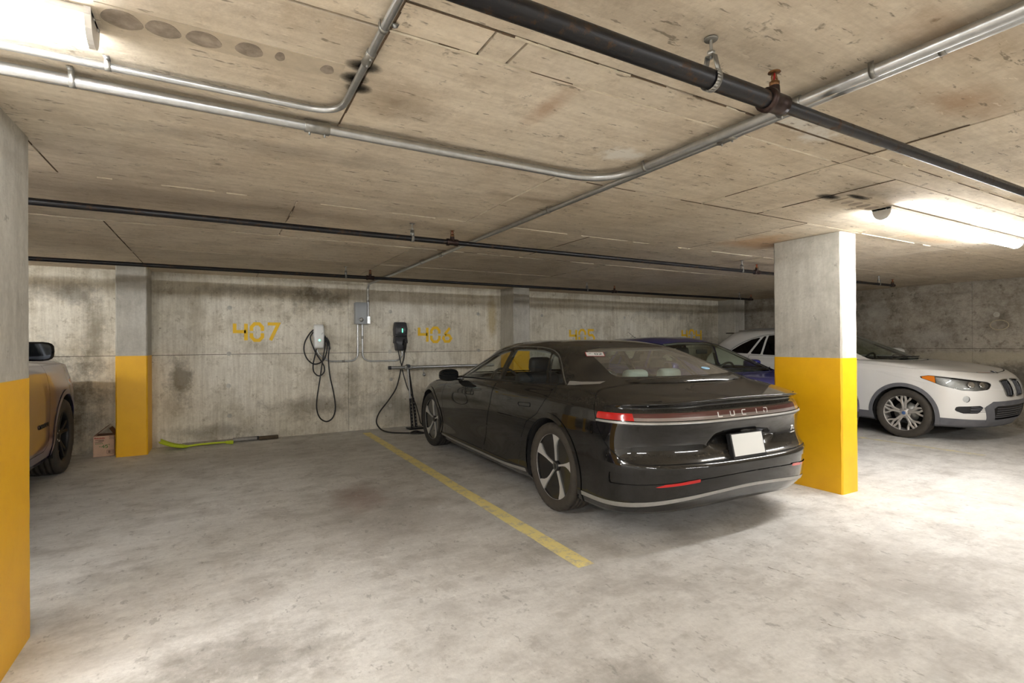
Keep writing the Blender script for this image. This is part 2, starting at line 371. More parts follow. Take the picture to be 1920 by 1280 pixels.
# ragged cement fins left along some of the joints
M['fin'] = simple('cement fin', C_(206, 194, 170), 0.9, var=0.15)
def fin(p, q, w=.005, h=.004, gaps=0.35, mat='fin', name='cement_fin'):
    mb = MB(); a, b = Vector(p+(0,)), Vector(q+(0,)); L = (b-a).length; d = (b-a).normalized(); n = Vector((-d.y, d.x, 0)); t = 0
    while t < L:
        s_ = random.uniform(.04, .25)
        if random.random() > gaps:
            e = min(L, t+s_); w1, w2 = w*random.uniform(.4, 1.3), w*random.uniform(.4, 1.3); A, B = a+d*t, a+d*e; hh = h*random.uniform(.5, 1.3)
            mb.add([tuple(A+n*w1)[:2]+(CEIL,), tuple(A-n*w1)[:2]+(CEIL,), tuple(B-n*w2)[:2]+(CEIL,), tuple(B+n*w2)[:2]+(CEIL,), tuple(A)[:2]+(CEIL-hh-.002,), tuple(B)[:2]+(CEIL-hh-.002,)],
                   [(0, 4, 5, 3), (1, 2, 5, 4), (0, 1, 4), (2, 3, 5)])
        t += s_
    if mb.f: mb.build(name, M[mat], ceiling)
for p, q in (((-.6, 3.68), (5.6, 3.68)), ((-1.2, 4.93), (6.0, 4.93)), ((.45, 3.68), (.45, 4.93)), ((4.92, 2.45), (7.4, 2.45)), ((1.67, 2.45), (1.67, 3.68)), ((2.88, 1.54), (2.88, 2.45)), ((.45, 1.39), (1.9, 1.39)), ((.45, 1.54), (2.8, 1.54)), ((2.88, 1.39), (5.0, 1.39))):
    fin(p, q)
M['grime'] = simple('brown joint grime', C_(92, 74, 54), 0.95, var=0.35)
for p, q in (((.45, 1.54), (2.88, 1.54)), ((.45, 1.39), (2.88, 1.39)), ((2.88, .8), (2.88, 2.45)), ((.45, 1.0), (.45, 2.3)), ((1.67, 2.45), (4.1, 2.45)), ((4.11, 2.45), (4.11, 3.68)), ((2.88, 1.39), (5.3, 1.39)), ((3.47, 1.54), (3.47, 2.45)), ((-.77, 2.45), (-.77, 3.68)), ((.45, 3.68), (.45, 4.93)), ((-.77, 4.93), (-.77, 7.37)), ((2.89, 3.68), (2.89, 4.93)), ((4.11, 4.93), (4.11, 6.15)), ((1.67, 4.93), (4.1, 4.93))):
    fin(p, q, .0055, .001, 0.2, 'grime', 'joint_grime')

wall_back = struct('wall_back', MB().bb(LEFTX, WALLX+.2, WALLY+.012, WALLY+.25, 0, CEIL+.2), M['joint'], label='stained cast concrete rear wall with painted bay numbers')
wx = [LEFTX, -5.6, -3.2, -0.92, 1.70, 4.49, 6.6, 8.3, WALLX]
for a, b in zip(wx[:-1], wx[1:]):
    for z0, z1, dy in ((0, 1.187, 0.0), (1.193, CEIL, -.003)):
        MB().bb(a+.002, b-.002, WALLY+dy+random.uniform(-.0015, .0015), WALLY+.013, z0, z1).build('panel', M['wall'], wall_back)
wall_right = struct('wall_right', MB().bb(WALLX+.012, WALLX+.25, BACKY, WALLY, 0, CEIL+.2), M['joint'], label='dark weathered concrete side wall behind the white car')
wy = [BACKY, -6, -3.6, -1.2, 1.2, 3.6, 6.0, WALLY]
for a, b in zip(wy[:-1], wy[1:]):
    for z0, z1, dx in ((0, 1.187, -.004), (1.193, CEIL, 0)):
        MB().bb(WALLX+dx+random.uniform(-.0015, .0015), WALLX+.013, a+.002, b-.002, z0, z1).build('panel', M['wall_r'], wall_right)
struct('wall_left', MB().bb(LEFTX-.2, LEFTX, BACKY, WALLY, 0, CEIL+.2), M['white_wall'], label='unseen side wall of the garage, made white to bounce light')
struct('wall_front', MB().bb(LEFTX, WALLX, BACKY-.2, BACKY, 0, CEIL+.2), M['white_wall'], label='unseen wall across the driving aisle, made white to bounce light')

# plugs of the form ties
M['plug'] = concrete('tie plug mortar', C_(196, 192, 180), C_(150, 144, 130), C_(214, 210, 198))
def plug(x, z, parent, wall='y', r=.022):
    mb = MB(); prof = [(0, .004), (r*.75, .004), (r*.85, .001), (r, .0025), (r*1.35, .0)]
    mat = Matrix.Translation((x, WALLY-.003, z)) @ Matrix.Rotation(PI/2, 4, 'X') if wall == 'y' else Matrix.Translation((WALLX-.003, x, z)) @ Matrix.Rotation(-PI/2, 4, 'Y')
    mb.revolve(prof, 14, mat); mb.build('tie_plug', M['plug'], parent)
for x in (.10, 2.35, 3.9, 5.2, 7.2):
    for z in (1.83, 1.2, .76, .35): plug(x+random.uniform(-.02, .02), z, wall_back)
for y, z in ((5.6, 1.75), (3.3, 1.72)): plug(y, z, wall_right, 'x', .03)
mb = MB(); mb.tube([(WALLX-.001, 3.27+.11*math.cos(a), 1.56+.075*math.sin(a)) for a in np.linspace(0, 2*PI, 24, endpoint=False)], .008, 5, closed=True)
mb.build('mortar_ring', simple('ring of old mortar', C_(186, 172, 146), .9, var=.2), wall_right)

# ------------------------------------------------------------------ bay numbers (stencil strokes, each digit with its bridges)
STROKE = {'4': [[(0, 1), (0, .52), (.62, .52)], [(.62, 1), (.62, .40)], [(.62, .40), (.62, 0)]],
          '0': [[(.0, .57), (.0, .8), (.18, 1), (.44, 1), (.62, .8), (.62, .57)], [(0, .43), (0, .2), (.18, 0), (.44, 0), (.62, .2), (.62, .43)]],
          '7': [[(0, 1), (.62, 1), (.16, 0)]],
          '6': [[(.52, 1), (.1, .5)], [(.08, .42), (.0, .25), (.14, .02), (.46, .02), (.62, .24), (.46, .47), (.14, .47)]],
          '5': [[(.6, 1), (.04, 1), (.04, .58)], [(.04, .55), (.44, .57), (.62, .36), (.62, .2), (.44, 0), (.0, .04)]]}
def ribbon(mb, pts, w, M4, h0=0.0, h1=0.0015):
    # flat mitred stroke in a local xy plane
    P = [Vector((p[0], p[1])) for p in pts]; n = len(P); L, Rr = [], []
    for i in range(n):
        a = (P[i]-P[i-1]).normalized() if i else (P[1]-P[0]).normalized()
        b = (P[i+1]-P[i]).normalized() if i < n-1 else a
        t = a+b; t = t.normalized() if t.length > .05 else a
        nn = Vector((-t.y, t.x)); k = 1/max(.5, nn.dot(Vector((-a.y, a.x))))
        L.append(P[i]+nn*w/2*k); Rr.append(P[i]-nn*w/2*k)
    for i in range(n-1):
        mb.prism([tuple(L[i]), tuple(Rr[i]), tuple(Rr[i+1]), tuple(L[i+1])], h0, h1, M4)
WALLM = lambda x, z, y: Matrix.Translation((x, y, z)) @ Matrix.Rotation(PI/2, 4, 'X')
def bay_number(text, x0, z0, z1, width):
    h = z1-z0; e = bpy.data.objects.new('bay_number', None); link(e, wall_back); e['label'] = 'yellow stencilled bay number ' + text
    step = width/3*1.03
    for i, ch in enumerate(text):
        mb = MB(); k = 0.16*h
        for st in STROKE[ch]:
            ribbon(mb, [(x0 + i*step + p[0]*step*1.08 + k/2, p[1]*(h-k)+k/2) for p in st], k, WALLM(0, z0, WALLY-.0045))
        mb.build('digit', M['stencil'], e)
bay_number('407', 0.155, 1.36, 1.635, 0.60)
bay_number('406', 2.80, 1.33, 1.605, 0.61)
bay_number('405', 5.81, 1.32, 1.59, 0.63)
bay_number('404', 8.83, 1.33, 1.61, 0.65)

# ------------------------------------------------------------------ pillars
def rough_box(x0, x1, y0, y1, z0, z1, n=14, amp=.003):
    # box with slightly uneven corner edges, as cast against boards
    rings = []
    for k in range(n+1):
        z = z0+(z1-z0)*k/n; j = lambda: random.uniform(-amp, amp)*(0 < k < n); c = .012
        rings.append([(x0+c+j(), y0, z), (x1-c+j(), y0, z), (x1, y0+c+j(), z), (x1, y1-c+j(), z), (x1-c+j(), y1, z), (x0+c+j(), y1, z), (x0, y1-c+j(), z), (x0, y0+c+j(), z)])
    vs = [p for r in rings for p in r]; fs = [(i*8+k, i*8+(k+1) % 8, (i+1)*8+(k+1) % 8, (i+1)*8+k) for i in range(n) for k in range(8)]
    fs += [tuple(range(8))[::-1], tuple(range(n*8, n*8+8))]
    return MB().add(vs, fs)
def pillar(name, label, cat, x0, x1, y0, y1, zp=1.175, group=None):
    t = thing(name, label, cat, ((x0+x1)/2, (y0+y1)/2, 0), 0, group); cx, cy = (x0+x1)/2, (y0+y1)/2
    rough_box(x0-cx, x1-cx, y0-cy, y1-cy, zp, CEIL-.002).build('shaft', M['pillar'], t)
    e = .0015; rough_box(x0-cx-e, x1-cx+e, y0-cy-e, y1-cy+e, 0.0, zp).build('painted_base', M['yellow'], t)
    return t
pillar('concrete_pillar', 'free-standing concrete pillar with yellow base beside the black car', 'pillar', 4.655, 4.90, 2.485, 3.11)
pillar('concrete_pillar', 'free-standing concrete pillar with yellow base beside the lamp fixture and grey-purple car', 'pillar', -1.01, -.757, 2.50, 3.14)
pillar('wall_column', 'concrete wall column with yellow base beside the cardboard box', 'pillar', -1.075, -.765, 7.62, WALLY+.005, 1.195)
pillar('wall_column', 'concrete wall column with yellow base behind the black car roof', 'pillar', 4.33, 4.655, 7.62, WALLY+.005, 1.195)
pillar('wall_column', 'concrete wall column in the corner behind the blue and white cars', 'pillar', 10.02, 10.36, 7.62, WALLY+.005, 1.195)
# ------------------------------------------------------------------ lamps
def lamp_fixture(x0, x1, y, label, split=None, mat='lamp'):
    L = x1-x0; t = thing('fluorescent_lamp', label, 'ceiling lamp', ((x0+x1)/2, y, CEIL))
    h = L/2
    mb = MB(); mb.bb(-h, h, -.063, .063, -.024, -.001, .005); mb.build('housing', M['lampbody'], t)
    segs = [(-h+.012, h-.012)] if split is None else [(-h+.012, split-.003), (split+.003, h-.012)]
    for a, b in segs:
        n = 12; vs = []
        for X in (a, b):
            for k in range(n+1):
                an = PI*k/n; vs.append((X, -.055*math.cos(an), -.023-.060*math.sin(an)))
        fs = [(k, k+1, n+2+k, n+1+k) for k in range(n)] + [tuple(range(n+1)), tuple(range(n+1, 2*n+2))[::-1]]
        MB().add(vs, fs, True).build('diffuser', M[mat], t)
    for s_ in (-1, 1):
        mb = MB(); n = 12
        pts = [(-.065, -.001), (-.060, -.028)] + [(-.058*math.cos(PI*k/n), -.025-.062*math.sin(PI*k/n)) for k in range(1, n)] + [(.060, -.028), (.065, -.001)]
        mb.prism(pts, -.008, .008, Matrix.Translation((s_*(h-.008), 0, 0)) @ Matrix(((0, 0, 1, 0), (1, 0, 0, 0), (0, 1, 0, 0), (0, 0, 0, 1))))
        cap = mb.build('end_cap', M['lampbody'], t)
        for yy in (-.03, .03):
            MB().revolve([(0, .004), (.005, .003), (.006, 0)], 8, Matrix.Translation((s_*h+s_*.001, yy, -.018)) @ Matrix.Rotation(s_*PI/2, 4, 'Y')).build('screw', M['galv'], cap)
    return t
lamp_fixture(-2.75, -.312, 1.90, 'lit tubular ceiling lamp beside the two bent conduits', 0.15, 'lamp_dim')
lamp_fixture(4.10, 6.54, 1.91, 'lit tubular ceiling lamp next to the yellow pillar and white car', 0.27, 'lamp_dim')
lamp_fixture(-9.0, -6.56, 1.93, 'added unseen ceiling lamp by the far side wall of the bays')  # unseen lamp added to the row for more light in the bays
lamp_fixture(-6.0, -3.56, 5.0, 'added unseen ceiling lamp above the grey-purple utility car')  # unseen lamp added to brighten the rear wall and far floor
for x, lb in ((-6.5, 'over the driving aisle near the plain side wall'), (-1.3, 'over the middle of the driving aisle between two others'), (5.3, 'over the driving aisle near the weathered side wall')): lamp_fixture(x-1.22, x+1.22, -3.6, 'added unseen ceiling lamp '+lb)  # three unseen lamps added behind the camera to light car tail and floor
# pale strips with glue blots where longer fixtures once hung
M['scar'] = simple('bare paint strip', C_(196, 182, 160), 0.9, var=0.12)
def scar(x0, x1, y0, y1, ovals):
    o = MB().bb(x0, x1, y0, y1, CEIL-.0045, CEIL-.001).build('fixture_mark', M['scar'], ceiling)
    for cx, cy, rx, ry in ovals:
        mb = MB(); mb.prism([(cx+rx*math.cos(a)*(1+.08*math.sin(3*a)), cy+ry*math.sin(a)) for a in np.linspace(0, 2*PI, 22, endpoint=False)], CEIL-.0055, CEIL-.003)
        mb.build('glue_blot', M['soot'], o)
scar(-.30, .375, 1.80, 1.915, [(-.245, 1.86, .05, .05), (-.145, 1.86, .045, .045), (-.04, 1.86, .048, .045), (.085, 1.855, .04, .042), (.175, 1.85, .015, .028), (.325, 1.86, .022, .03)])
scar(3.62, 4.10, 1.88, 2.0, [(3.72, 1.94, .03, .04), (3.82, 1.94, .035, .045), (3.92, 1.94, .035, .045), (4.03, 1.94, .035, .045)])
m = NT('black soot blot'); gr = m.n('ShaderNodeTexGradient', gradient_type='SPHERICAL'); m.l(m.coord(), gr.inputs[0])
m.b.inputs['Base Color'].default_value = (.012, .010, .008, 1); m.b.inputs['Roughness'].default_value = 1
nz = m.noise(m.coord(), 5, 6, .7)
m.l(m.ramp(m.math('MULTIPLY', gr.outputs['Fac'], m.math('ADD', nz, .5)), .12, 1.0, (0, 0, 0, 1), (.85, .85, .85, 1)), m.b.inputs['Alpha'])
M['sootblot'] = m.mat
for x, y, rx, ry in ((.42, 1.875, .06, .055), (.45, 1.94, .06, .05), (.43, 1.78, .075, .05), (3.48, 1.93, .14, .06), (3.66, 1.84, .16, .035)):
    mb = MB(); mb.prism([(math.cos(a), math.sin(a)) for a in np.linspace(0, 2*PI, 24, endpoint=False)], -.0005, 0)
    o = mb.build('soot_blot', M['sootblot'], ceiling); o.location = (x, y, CEIL-.005); o.scale = (rx, ry, 1)

# ------------------------------------------------------------------ sprinkler pipes
def sprinkler_pipe(label, y, z, segs, tees, hangers, x_end=None):
    t = thing('sprinkler_pipe', label, 'pipe', (0, y, z))
    for a, b, r in segs: MB().tube([(a, 0, 0), (b, 0, 0)], r, 16).build('pipe_run', M['pipe'], t)
    AX = Matrix(((0, 0, 1, 0), (1, 0, 0, 0), (0, 1, 0, 0), (0, 0, 0, 1)))
    for x, r1, r2 in tees:
        mb = MB(); mb.revolve([(r1*.9, -.05), (r1*1.32, -.05), (r1*1.38, -.03), (r1*1.15, -.022), (r1*1.12, .012), (max(r2, r1*.8)*1.4, .022), (max(r2, r1*.8)*1.4, .048), (r2*.9, .05)], 18, Matrix.Translation((x, 0, 0)) @ AX)
        mb.tube([(x, 0, r1*.6), (x, 0, r1+.026)], [.019, .017], 12)
        tee = mb.build('tee_fitting', M['bronze'], t)
        top = r1+.026; k = max(.05, CEIL-z-top-.035)
        hd = MB(); hd.revolve([(.015, 0), (.017, .004), (.017, .014), (.012, .017), (0, .017)], 10, Matrix.Translation((x, 0, top)))
        for s_ in (-1, 1): hd.tube([(x+s_*.011, 0, top+.015), (x+s_*.014, 0, top+.028), (x+s_*.006, 0, top+.046)], .0032, 6)
        hd.revolve([(.0, .052), (.01, .051), (.02, .049), (.021, .047), (0, .046)], 12, Matrix.Translation((x, 0, top)))
        h = hd.build('sprinkler_head', M['brass'], tee)
        MB().tube([(x, 0, top+.017), (x, 0, top+.045)], .0035, 8).build('glass_bulb', M['redbulb'], tee)
    for x, r in hangers:
        mb = MB(); n = 16; w = .011
        # strap ring: pear-shaped loop around the pipe
        loop = [(math.sin(a)*(r+.003), -math.cos(a)*(r+.003)) for a in np.linspace(-PI*.72, PI*.72, n)]
        loop = [(-.012, r+.045)] + loop + [(.012, r+.045)]
        for (a0, b0), (a1, b1) in zip(loop[:-1], loop[1:]):
            mb.add([(x-w, a0, b0), (x+w, a0, b0), (x+w, a1, b1), (x-w, a1, b1)], [(0, 1, 2, 3)], True)
        mb.bb(x-w, x+w, -.013, .013, r+.043, r+.047)
        hg = mb.build('hanger', M['galv_dull'], t)
        mod = hg.modifiers.new('s', 'SOLIDIFY'); mod.thickness = .0025
        MB().tube([(x, 0, r+.036), (x, 0, CEIL-z-.004)], .0048, 8).build('rod', M['galv'], hg)
        MB().revolve([(0, .012), (.012, .012), (.012, .0), (0, 0)], 6, Matrix.Translation((x, 0, r+.047))).build('nut', M['galv'], hg)
        MB().revolve([(0, -.006), (.02, -.006), (.022, -.001), (0, -.001)], 12, Matrix.Translation((x, 0, CEIL-z))).build('anchor_plate', M['galv_dull'], hg)
    return t
sprinkler_pipe('thick black sprinkler pipe over the aisle end, narrowing after its fitting', 1.10, 2.14, [(-7.5, 1.67, .030), (1.69, 8.2, .0215)], [(1.66, .03, .0215)], [(1.342, .03), (-2.0, .03), (5.6, .0215)])
sprinkler_pipe('slim dark sprinkler pipe crossing above the middle of the bays', 3.94, 2.15, [(-7.5, 1.665, .0215), (1.685, 5.58, .0195), (5.58, 8.76, .0185)], [(1.665, .0215, .0195), (5.58, .0195, .0175), (8.76, .0175, .0155)], [(1.325, .0215), (5.31, .0195), (8.37, .0175), (-2.3, .0215)])
sprinkler_pipe('slim dark sprinkler pipe running close to the rear wall', 6.52, 2.15, [(-7.5, 1.635, .0215), (1.655, 9.06, .0195)], [(1.643, .0215, .0195), (5.60, .0195, .0175), (9.05, .0175, .0155)], [(1.345, .0215), (5.04, .0195), (8.71, .0175), (-2.5, .0215)])

# ------------------------------------------------------------------ conduits
def conduit(label, path, r, rad, couplings=(), straps=(), name='conduit'):
    t = thing(name, label, 'conduit', path[0])
    o = Vector(path[0]); P = [p-o for p in fillet(path, rad, 10)]
    MB().tube(P, r, 14).build('tube', M['galv'], t)
    for c, d, ln in couplings:
        c, d = Vector(c)-o, Vector(d).normalized()
        mb = MB(); mb.tube([c-d*ln/2, c-d*ln*.47, c-d*ln*.1, c+d*ln*.1, c+d*ln*.47, c+d*ln/2], [r*1.12, r*1.28, r*1.22, r*1.22, r*1.28, r*1.12], 14)
        cp = mb.build('coupling', M['galv_dull'], t)
        for s_ in (-1, 1): MB().tube([c+d*ln*.3*s_+Vector((0, 0, -r)), c+d*ln*.3*s_+Vector((0, 0, -r*1.75))], .004, 6).build('set_screw', M['galv'], cp)
    for c, d in straps:
        c, d = Vector(c)-o, Vector(d).normalized(); n = d.cross(Vector((0, 0, 1))).normalized(); w = .009; mb = MB(); vs = []
        K = [n*math.cos(a)*(r+.002)+Vector((0, 0, math.sin(a)*(r+.002))) for a in np.linspace(PI, 2*PI, 10)]
        K = [n*-(r+.002)+Vector((0, 0, CEIL-.0085-c.z-o.z))] + K + [n*(r+.002)+Vector((0, 0, CEIL-.0085-c.z-o.z)), n*(r+.03)+Vector((0, 0, CEIL-.0085-c.z-o.z))]
        for k in K: vs += [c+k-d*w, c+k+d*w]
        mb.add(vs, [(2*i, 2*i+1, 2*i+3, 2*i+2) for i in range(len(K)-1)], True)
        so = mb.build('strap', M['galv_dull'], t); so.modifiers.new('s', 'SOLIDIFY').thickness = .002
        MB().revolve([(0, -.006), (.006, -.005), (.007, 0)], 8, Matrix.Translation(c+n*(r+.018)+Vector((0, 0, CEIL-.0095-c.z-o.z)))).build('screw', M['galv'], so)
    return t
X, Y = (1, 0, 0), (0, 1, 0)
zA = CEIL-.009-.0165*1.3
conduit('long straight steel conduit along the ceiling, bending down to the grey wall box', [(1.993, -7, zA), (1.993, WALLY-.03, zA), (1.993, WALLY-.03, 1.752)], .0165, .11,
        [((1.993, 1.55, zA), Y, .09), ((1.993, 5.0, zA), Y, .08), ((1.993, WALLY-.03, 1.98), (0, 0, 1), .03)], [((1.993, .75, zA), Y), ((1.993, 3.0, zA), Y), ((1.993, 5.6, zA), Y)])
zB = CEIL-.009-.021*1.3
conduit('thick steel conduit running sideways under the ceiling with one wide bend', [(-8.5, 2.30, zB), (1.935, 2.30, zB), (1.935, -7, zB)], .021, .30,
        [((.36, 2.30, zB), X, .10), ((1.935, 1.22, zB), Y, .10)], [((-.44, 2.30, zB), X), ((1.935, 2.0, zB), Y), ((1.935, .92, zB), Y)])
zC = CEIL-.009-.0125*1.3
conduit('thin steel conduit with a tight bend beside the soot blots', [(.422, -7, zC), (.422, 2.15, zC), (-8.5, 2.15, zC)], .0125, .13,
        [((.422, 1.68, zC), Y, .075)], [((.422, 1.50, zC), Y), ((-.32, 2.15, zC), X)])

# ------------------------------------------------------------------ rear wall electrics
W = WALLY
t = thing('junction_box', 'tall grey metal junction box mounted between the two vehicle chargers', 'electrical box', (1.868, W, 1.79))
MB().bb(-.085, .085, -.12, -.006, -.165, .16, .004).build('enclosure', M['greybox'], t)
lid = MB().bb(-.087, .087, -.128, -.12, -.168, .163, .003).build('lid', M['greybox'], t)
MB().revolve([(0, .012), (.024, .012), (.03, .006), (.032, 0)], 16, Matrix.Translation((.0, -.128, -.10)) @ Matrix.Rotation(PI/2, 4, 'X')).build('seal_knob', M['galv_dull'], lid)
MB().bb(-.006, .006, -.145, -.128, -.115, -.085).build('padlock_tab', M['galv_dull'], lid)
t = thing('pull_box', 'small grey conduit fitting at the foot of the wall conduit', 'electrical box', (1.99, W, 1.69))
MB().bb(-.022, .03, -.065, -.004, -.06, .06, .004).build('body', M['galv_dull'], t)
MB().bb(-.018, .026, -.069, -.063, -.055, .055).build('cover_plate', M['galv'], t)
MB().tube([(-.02, -.03, -.03), (-.035, -.03, -.03)], .016, 10).build('locknut', M['galv_dull'], t)
y0 = W-.03
conduit('bent steel conduit from the grey box to the white charger', [(1.835, y0, 1.622), (1.835, y0, 1.065), (1.42, y0, 1.065), (1.26, y0, 1.18), (1.23, y0, 1.27)], .0125, .13, [((1.62, y0, 1.065), X, .04)])
conduit('bent steel conduit from the grey box to the charcoal charger', [(1.905, y0, 1.622), (1.905, y0, 1.055), (2.46, y0, 1.055), (2.53, y0, 1.12), (2.53, y0, 1.24)], .0125, .14, [((1.905, y0, 1.42), (0, 0, 1), .04)])

# white charger: rounded tapering case
def charger_case(w_top, w_mid, w_bot, h, d, n=15):
    mb = MB(); rows_ = []
    for i in range(n+1):
        v = i/n; z = -h/2+h*v
        w = (w_bot*(1-v)+w_mid*v) if v < .5 else (w_mid+(w_top-w_mid)*(v-.5)*2)
        w = w/2*(1-.10*max(0, abs(v-.5)*2-.86)/.14); dd = d*(.72+.28*math.sin(PI*min(1, v*.8+.15)))*(1-.35*max(0, abs(v-.5)*2-.88)/.12)
        ring = []
        for k in range(17):
            a = PI*k/16; c, s_ = math.cos(a), math.sin(a)
            ring.append((w*math.copysign(abs(c)**.45, c), -dd*s_**.35 if s_ > 1e-6 else 0, z))
        rows_.append(ring)
    vs = [p for r in rows_ for p in r]; m_ = 17
    mb.add(vs, [(i*m_+k, (i+1)*m_+k, (i+1)*m_+k+1, i*m_+k+1) for i in range(n) for k in range(m_-1)] + [tuple(range(m_)), tuple(range(n*m_, n*m_+m_))[::-1]], True)
    return mb
t = thing('wall_charger', 'white plastic vehicle wall charger with a looped black cable hung on it', 'charger', (1.268, W-.004, 1.435))
charger_case(.135, .16, .135, .355, .11).build('case', M['white_pl'], t)
MB().prism([(.011*math.cos(a), .011*math.sin(a)) for a in np.linspace(0, 2*PI, 16, endpoint=False)], 0, .004, Matrix.Translation((.0, -.1075, -.055)) @ Matrix.Rotation(PI/2, 4, 'X')).build('status_light', M['green_led'], t)
mb = MB(); ribbon(mb, [(.028, .01), (.05, .022), (.06, .028)], .006, Matrix.Translation((.0, -.104, .03)) @ Matrix.Rotation(PI/2, 4, 'X'), 0, .004); ribbon(mb, [(.03, -.006), (.045, .03)], .005, Matrix.Translation((0, -.104, .03)) @ Matrix.Rotation(PI/2, 4, 'X'), 0, .004)
mb.build('cable_hook', M['galv'], t)
def cable(name, pts, r, parent, mat='cable', n=10): return MB().tube(crom(pts, n), r, 9).build(name, M[mat], parent)
q = lambda x, z, y=-.05: (x-1.268, y, z-1.435)
cable('cable', [q(1.235, 1.27, -.05), q(1.215, 1.17, -.05), q(1.185, 1.03, -.06), q(1.19, .93, -.06), q(1.235, .87, -.06), q(1.285, .86, -.06), q(1.335, .91, -.06), q(1.34, .98, -.06), q(1.31, 1.05, -.06), q(1.22, 1.2, -.06), q(1.155, 1.38, -.05), q(1.165, 1.46, -.04), q(1.24, 1.53, -.03), q(1.335, 1.47, -.03), q(1.38, 1.36, -.05), q(1.375, 1.22, -.07), q(1.33, 1.09, -.07), q(1.24, 1.035, -.07), q(1.16, 1.05, -.07), q(1.09, 1.13, -.07), q(1.06, 1.25, -.06), q(1.085, 1.38, -.05), q(1.17, 1.51, -.035), q(1.26, 1.55, -.03), q(1.345, 1.46, -.035), q(1.35, 1.3, -.07), q(1.315, 1.1, -.08), q(1.275, .8, -.07), q(1.235, .52, -.06), q(1.235, .36, -.05), q(1.28, .235, -.045), q(1.37, .178, -.045), q(1.455, .225, -.045), q(1.495, .36, -.05), q(1.475, .58, -.05), q(1.42, .86, -.05), q(1.40, 1.12, -.05), q(1.415, 1.32, -.05), q(1.375, 1.42, -.05)], .0095, t)
MB().tube(crom([q(1.36, 1.38, -.055), q(1.385, 1.35, -.06), q(1.41, 1.29, -.065), q(1.415, 1.24, -.065)], 6), [.013]*19, 10).build('plug_handle', M['dark_pl2'], t)

t = thing('wall_charger', 'charcoal plastic vehicle wall charger with a green light bar and plugged cable', 'charger', (2.497, W-.004, 1.445))
charger_case(.185, .215, .205, .235, .12).build('upper_case', M['dark_pl'], t).location = (0, 0, .103)
o = charger_case(.20, .215, .155, .24, .135).build('lower_case', M['dark_pl'], t); o.location = (0, 0, -.115)
MB().bb(-.095, .095, -.095, -.005, -.015, .018, .006).build('waist_band', M['dark_pl2'], t)
MB().bb(-.004+.01, .004+.01, -.1225, -.117, .055, .115, .002).build('light_bar', M['green_led'], t)
MB().bb(-.085, .085, -.108, -.10, -.004, .03, .004).build('light_glow', M['dark_pl2'], t)
MB().prism([(-.035, -.045), (.035, -.045), (.012, .05), (-.012, .05)], 0, .006, Matrix.Translation((.03, -.133, -.10)) @ Matrix.Rotation(PI/2, 4, 'X')).build('socket', M['black'], t)
pl = MB().tube(crom([(.03, -.13, -.085), (.035, -.165, -.10), (.038, -.165, -.15), (.04, -.14, -.22), (.04, -.12, -.26)], 6), [.016]*8 + [.018]*9 + [.013]*8, 10).build('plug_handle', M['dark_pl2'], t)
q = lambda x, z, y: (x-2.497, y-W, z-1.445)
cable('cable', [q(2.537, 1.19, W-.12), q(2.53, 1.08, W-.10), q(2.49, .95, W-.10), q(2.46, .80, W-.10), q(2.40, .62, W-.11), q(2.28, .45, W-.13), q(2.12, .27, W-.17), q(2.065, .13, W-.22), q(2.10, .04, W-.36), q(2.19, .013, W-.52), q(2.32, .012, W-.64), q(2.45, .012, W-.72), q(2.58, .014, W-.72), q(2.60, .014, W-.82), q(2.48, .014, W-.80), q(2.42, .016, W-.74), q(2.52, .032, W-.70), q(2.62, .012, W-.78), q(2.75, .012, W-.82)], .0105, t)
cable('supply_cable', [q(2.455, 1.24, W-.05), q(2.47, 1.14, W-.06), q(2.49, 1.0, W-.10), q(2.52, .84, W-.12), q(2.58, .62, W-.14), q(2.68, .42, W-.16), q(2.76, .2, W-.13), q(2.80, .05, W-.12), q(2.88, .012, W-.12)], .008, t)

# ------------------------------------------------------------------ folded rack standing at the wall
t = thing('folded_rack', 'folded metal carrier rack with silver bar and black perforated posts behind the car', 'rack', (2.55, 7.72, 0))
MB().tube([(-.29, .10, .955), (1.5, .10, .955)], .024, 12).build('cross_bar', M['galv'], t)
MB().tube([(-.31, .10, .955), (-.27, .10, .955)], .028, 12).build('bar_end', M['dark_pl'], t)
mb = MB(); mb.bb(-.06, .06, .065, .135, .92, .985, .01); mb.build('clamp', M['galv_dull'], t)
MB().tube([(.0, .05, .975), (.0, .15, .975)], .026, 12).build('clamp_knob', M['dark_pl'], t)
for k, (x0, x1, yy) in enumerate(((-.035, .03, 0), (.0, .12, .07))):
    mb = MB(); a, b = Vector((x0, yy, .93)), Vector((x1*.6+x0*.4, yy, .43)); mb.tube([a, b], .015, 8); mb.build('upper_post', M['galv'] if k == 0 else M['dark_pl2'], t)
    mb = MB(); b2 = Vector((x1, yy, .02)); d = (b2-b).normalized()
    mb.tube([b+d*-.05, b2], .021, 6)
    pf = mb.build('lower_post', M['dark_pl2'], t)
    for j in range(8):
        p = b+(b2-b)*((j+.5)/8); MB().prism([(.008*math.cos(a_), .012*math.sin(a_)) for a_ in np.linspace(0, 2*PI, 10, endpoint=False)], 0, .003, Matrix.Translation(p+Vector((0, -.0225, 0))) @ Matrix.Rotation(PI/2, 4, 'X')).build('perforation', M['galv_dull'], pf)
MB().bb(-.03, .2, -.05, .13, 0, .025, .004).build('foot', M['dark_pl2'], t)
MB().tube([(.245, .10, .93), (.25, .10, .86), (.255, .09, .85)], .009, 8).build('peg', M['galv_dull'], t)
MB().revolve([(0, -.03), (.018, -.024), (.026, 0), (.018, .024), (0, .03)], 12, Matrix.Translation((.257, .085, .835))).build('peg_ball', M['galv'], t)

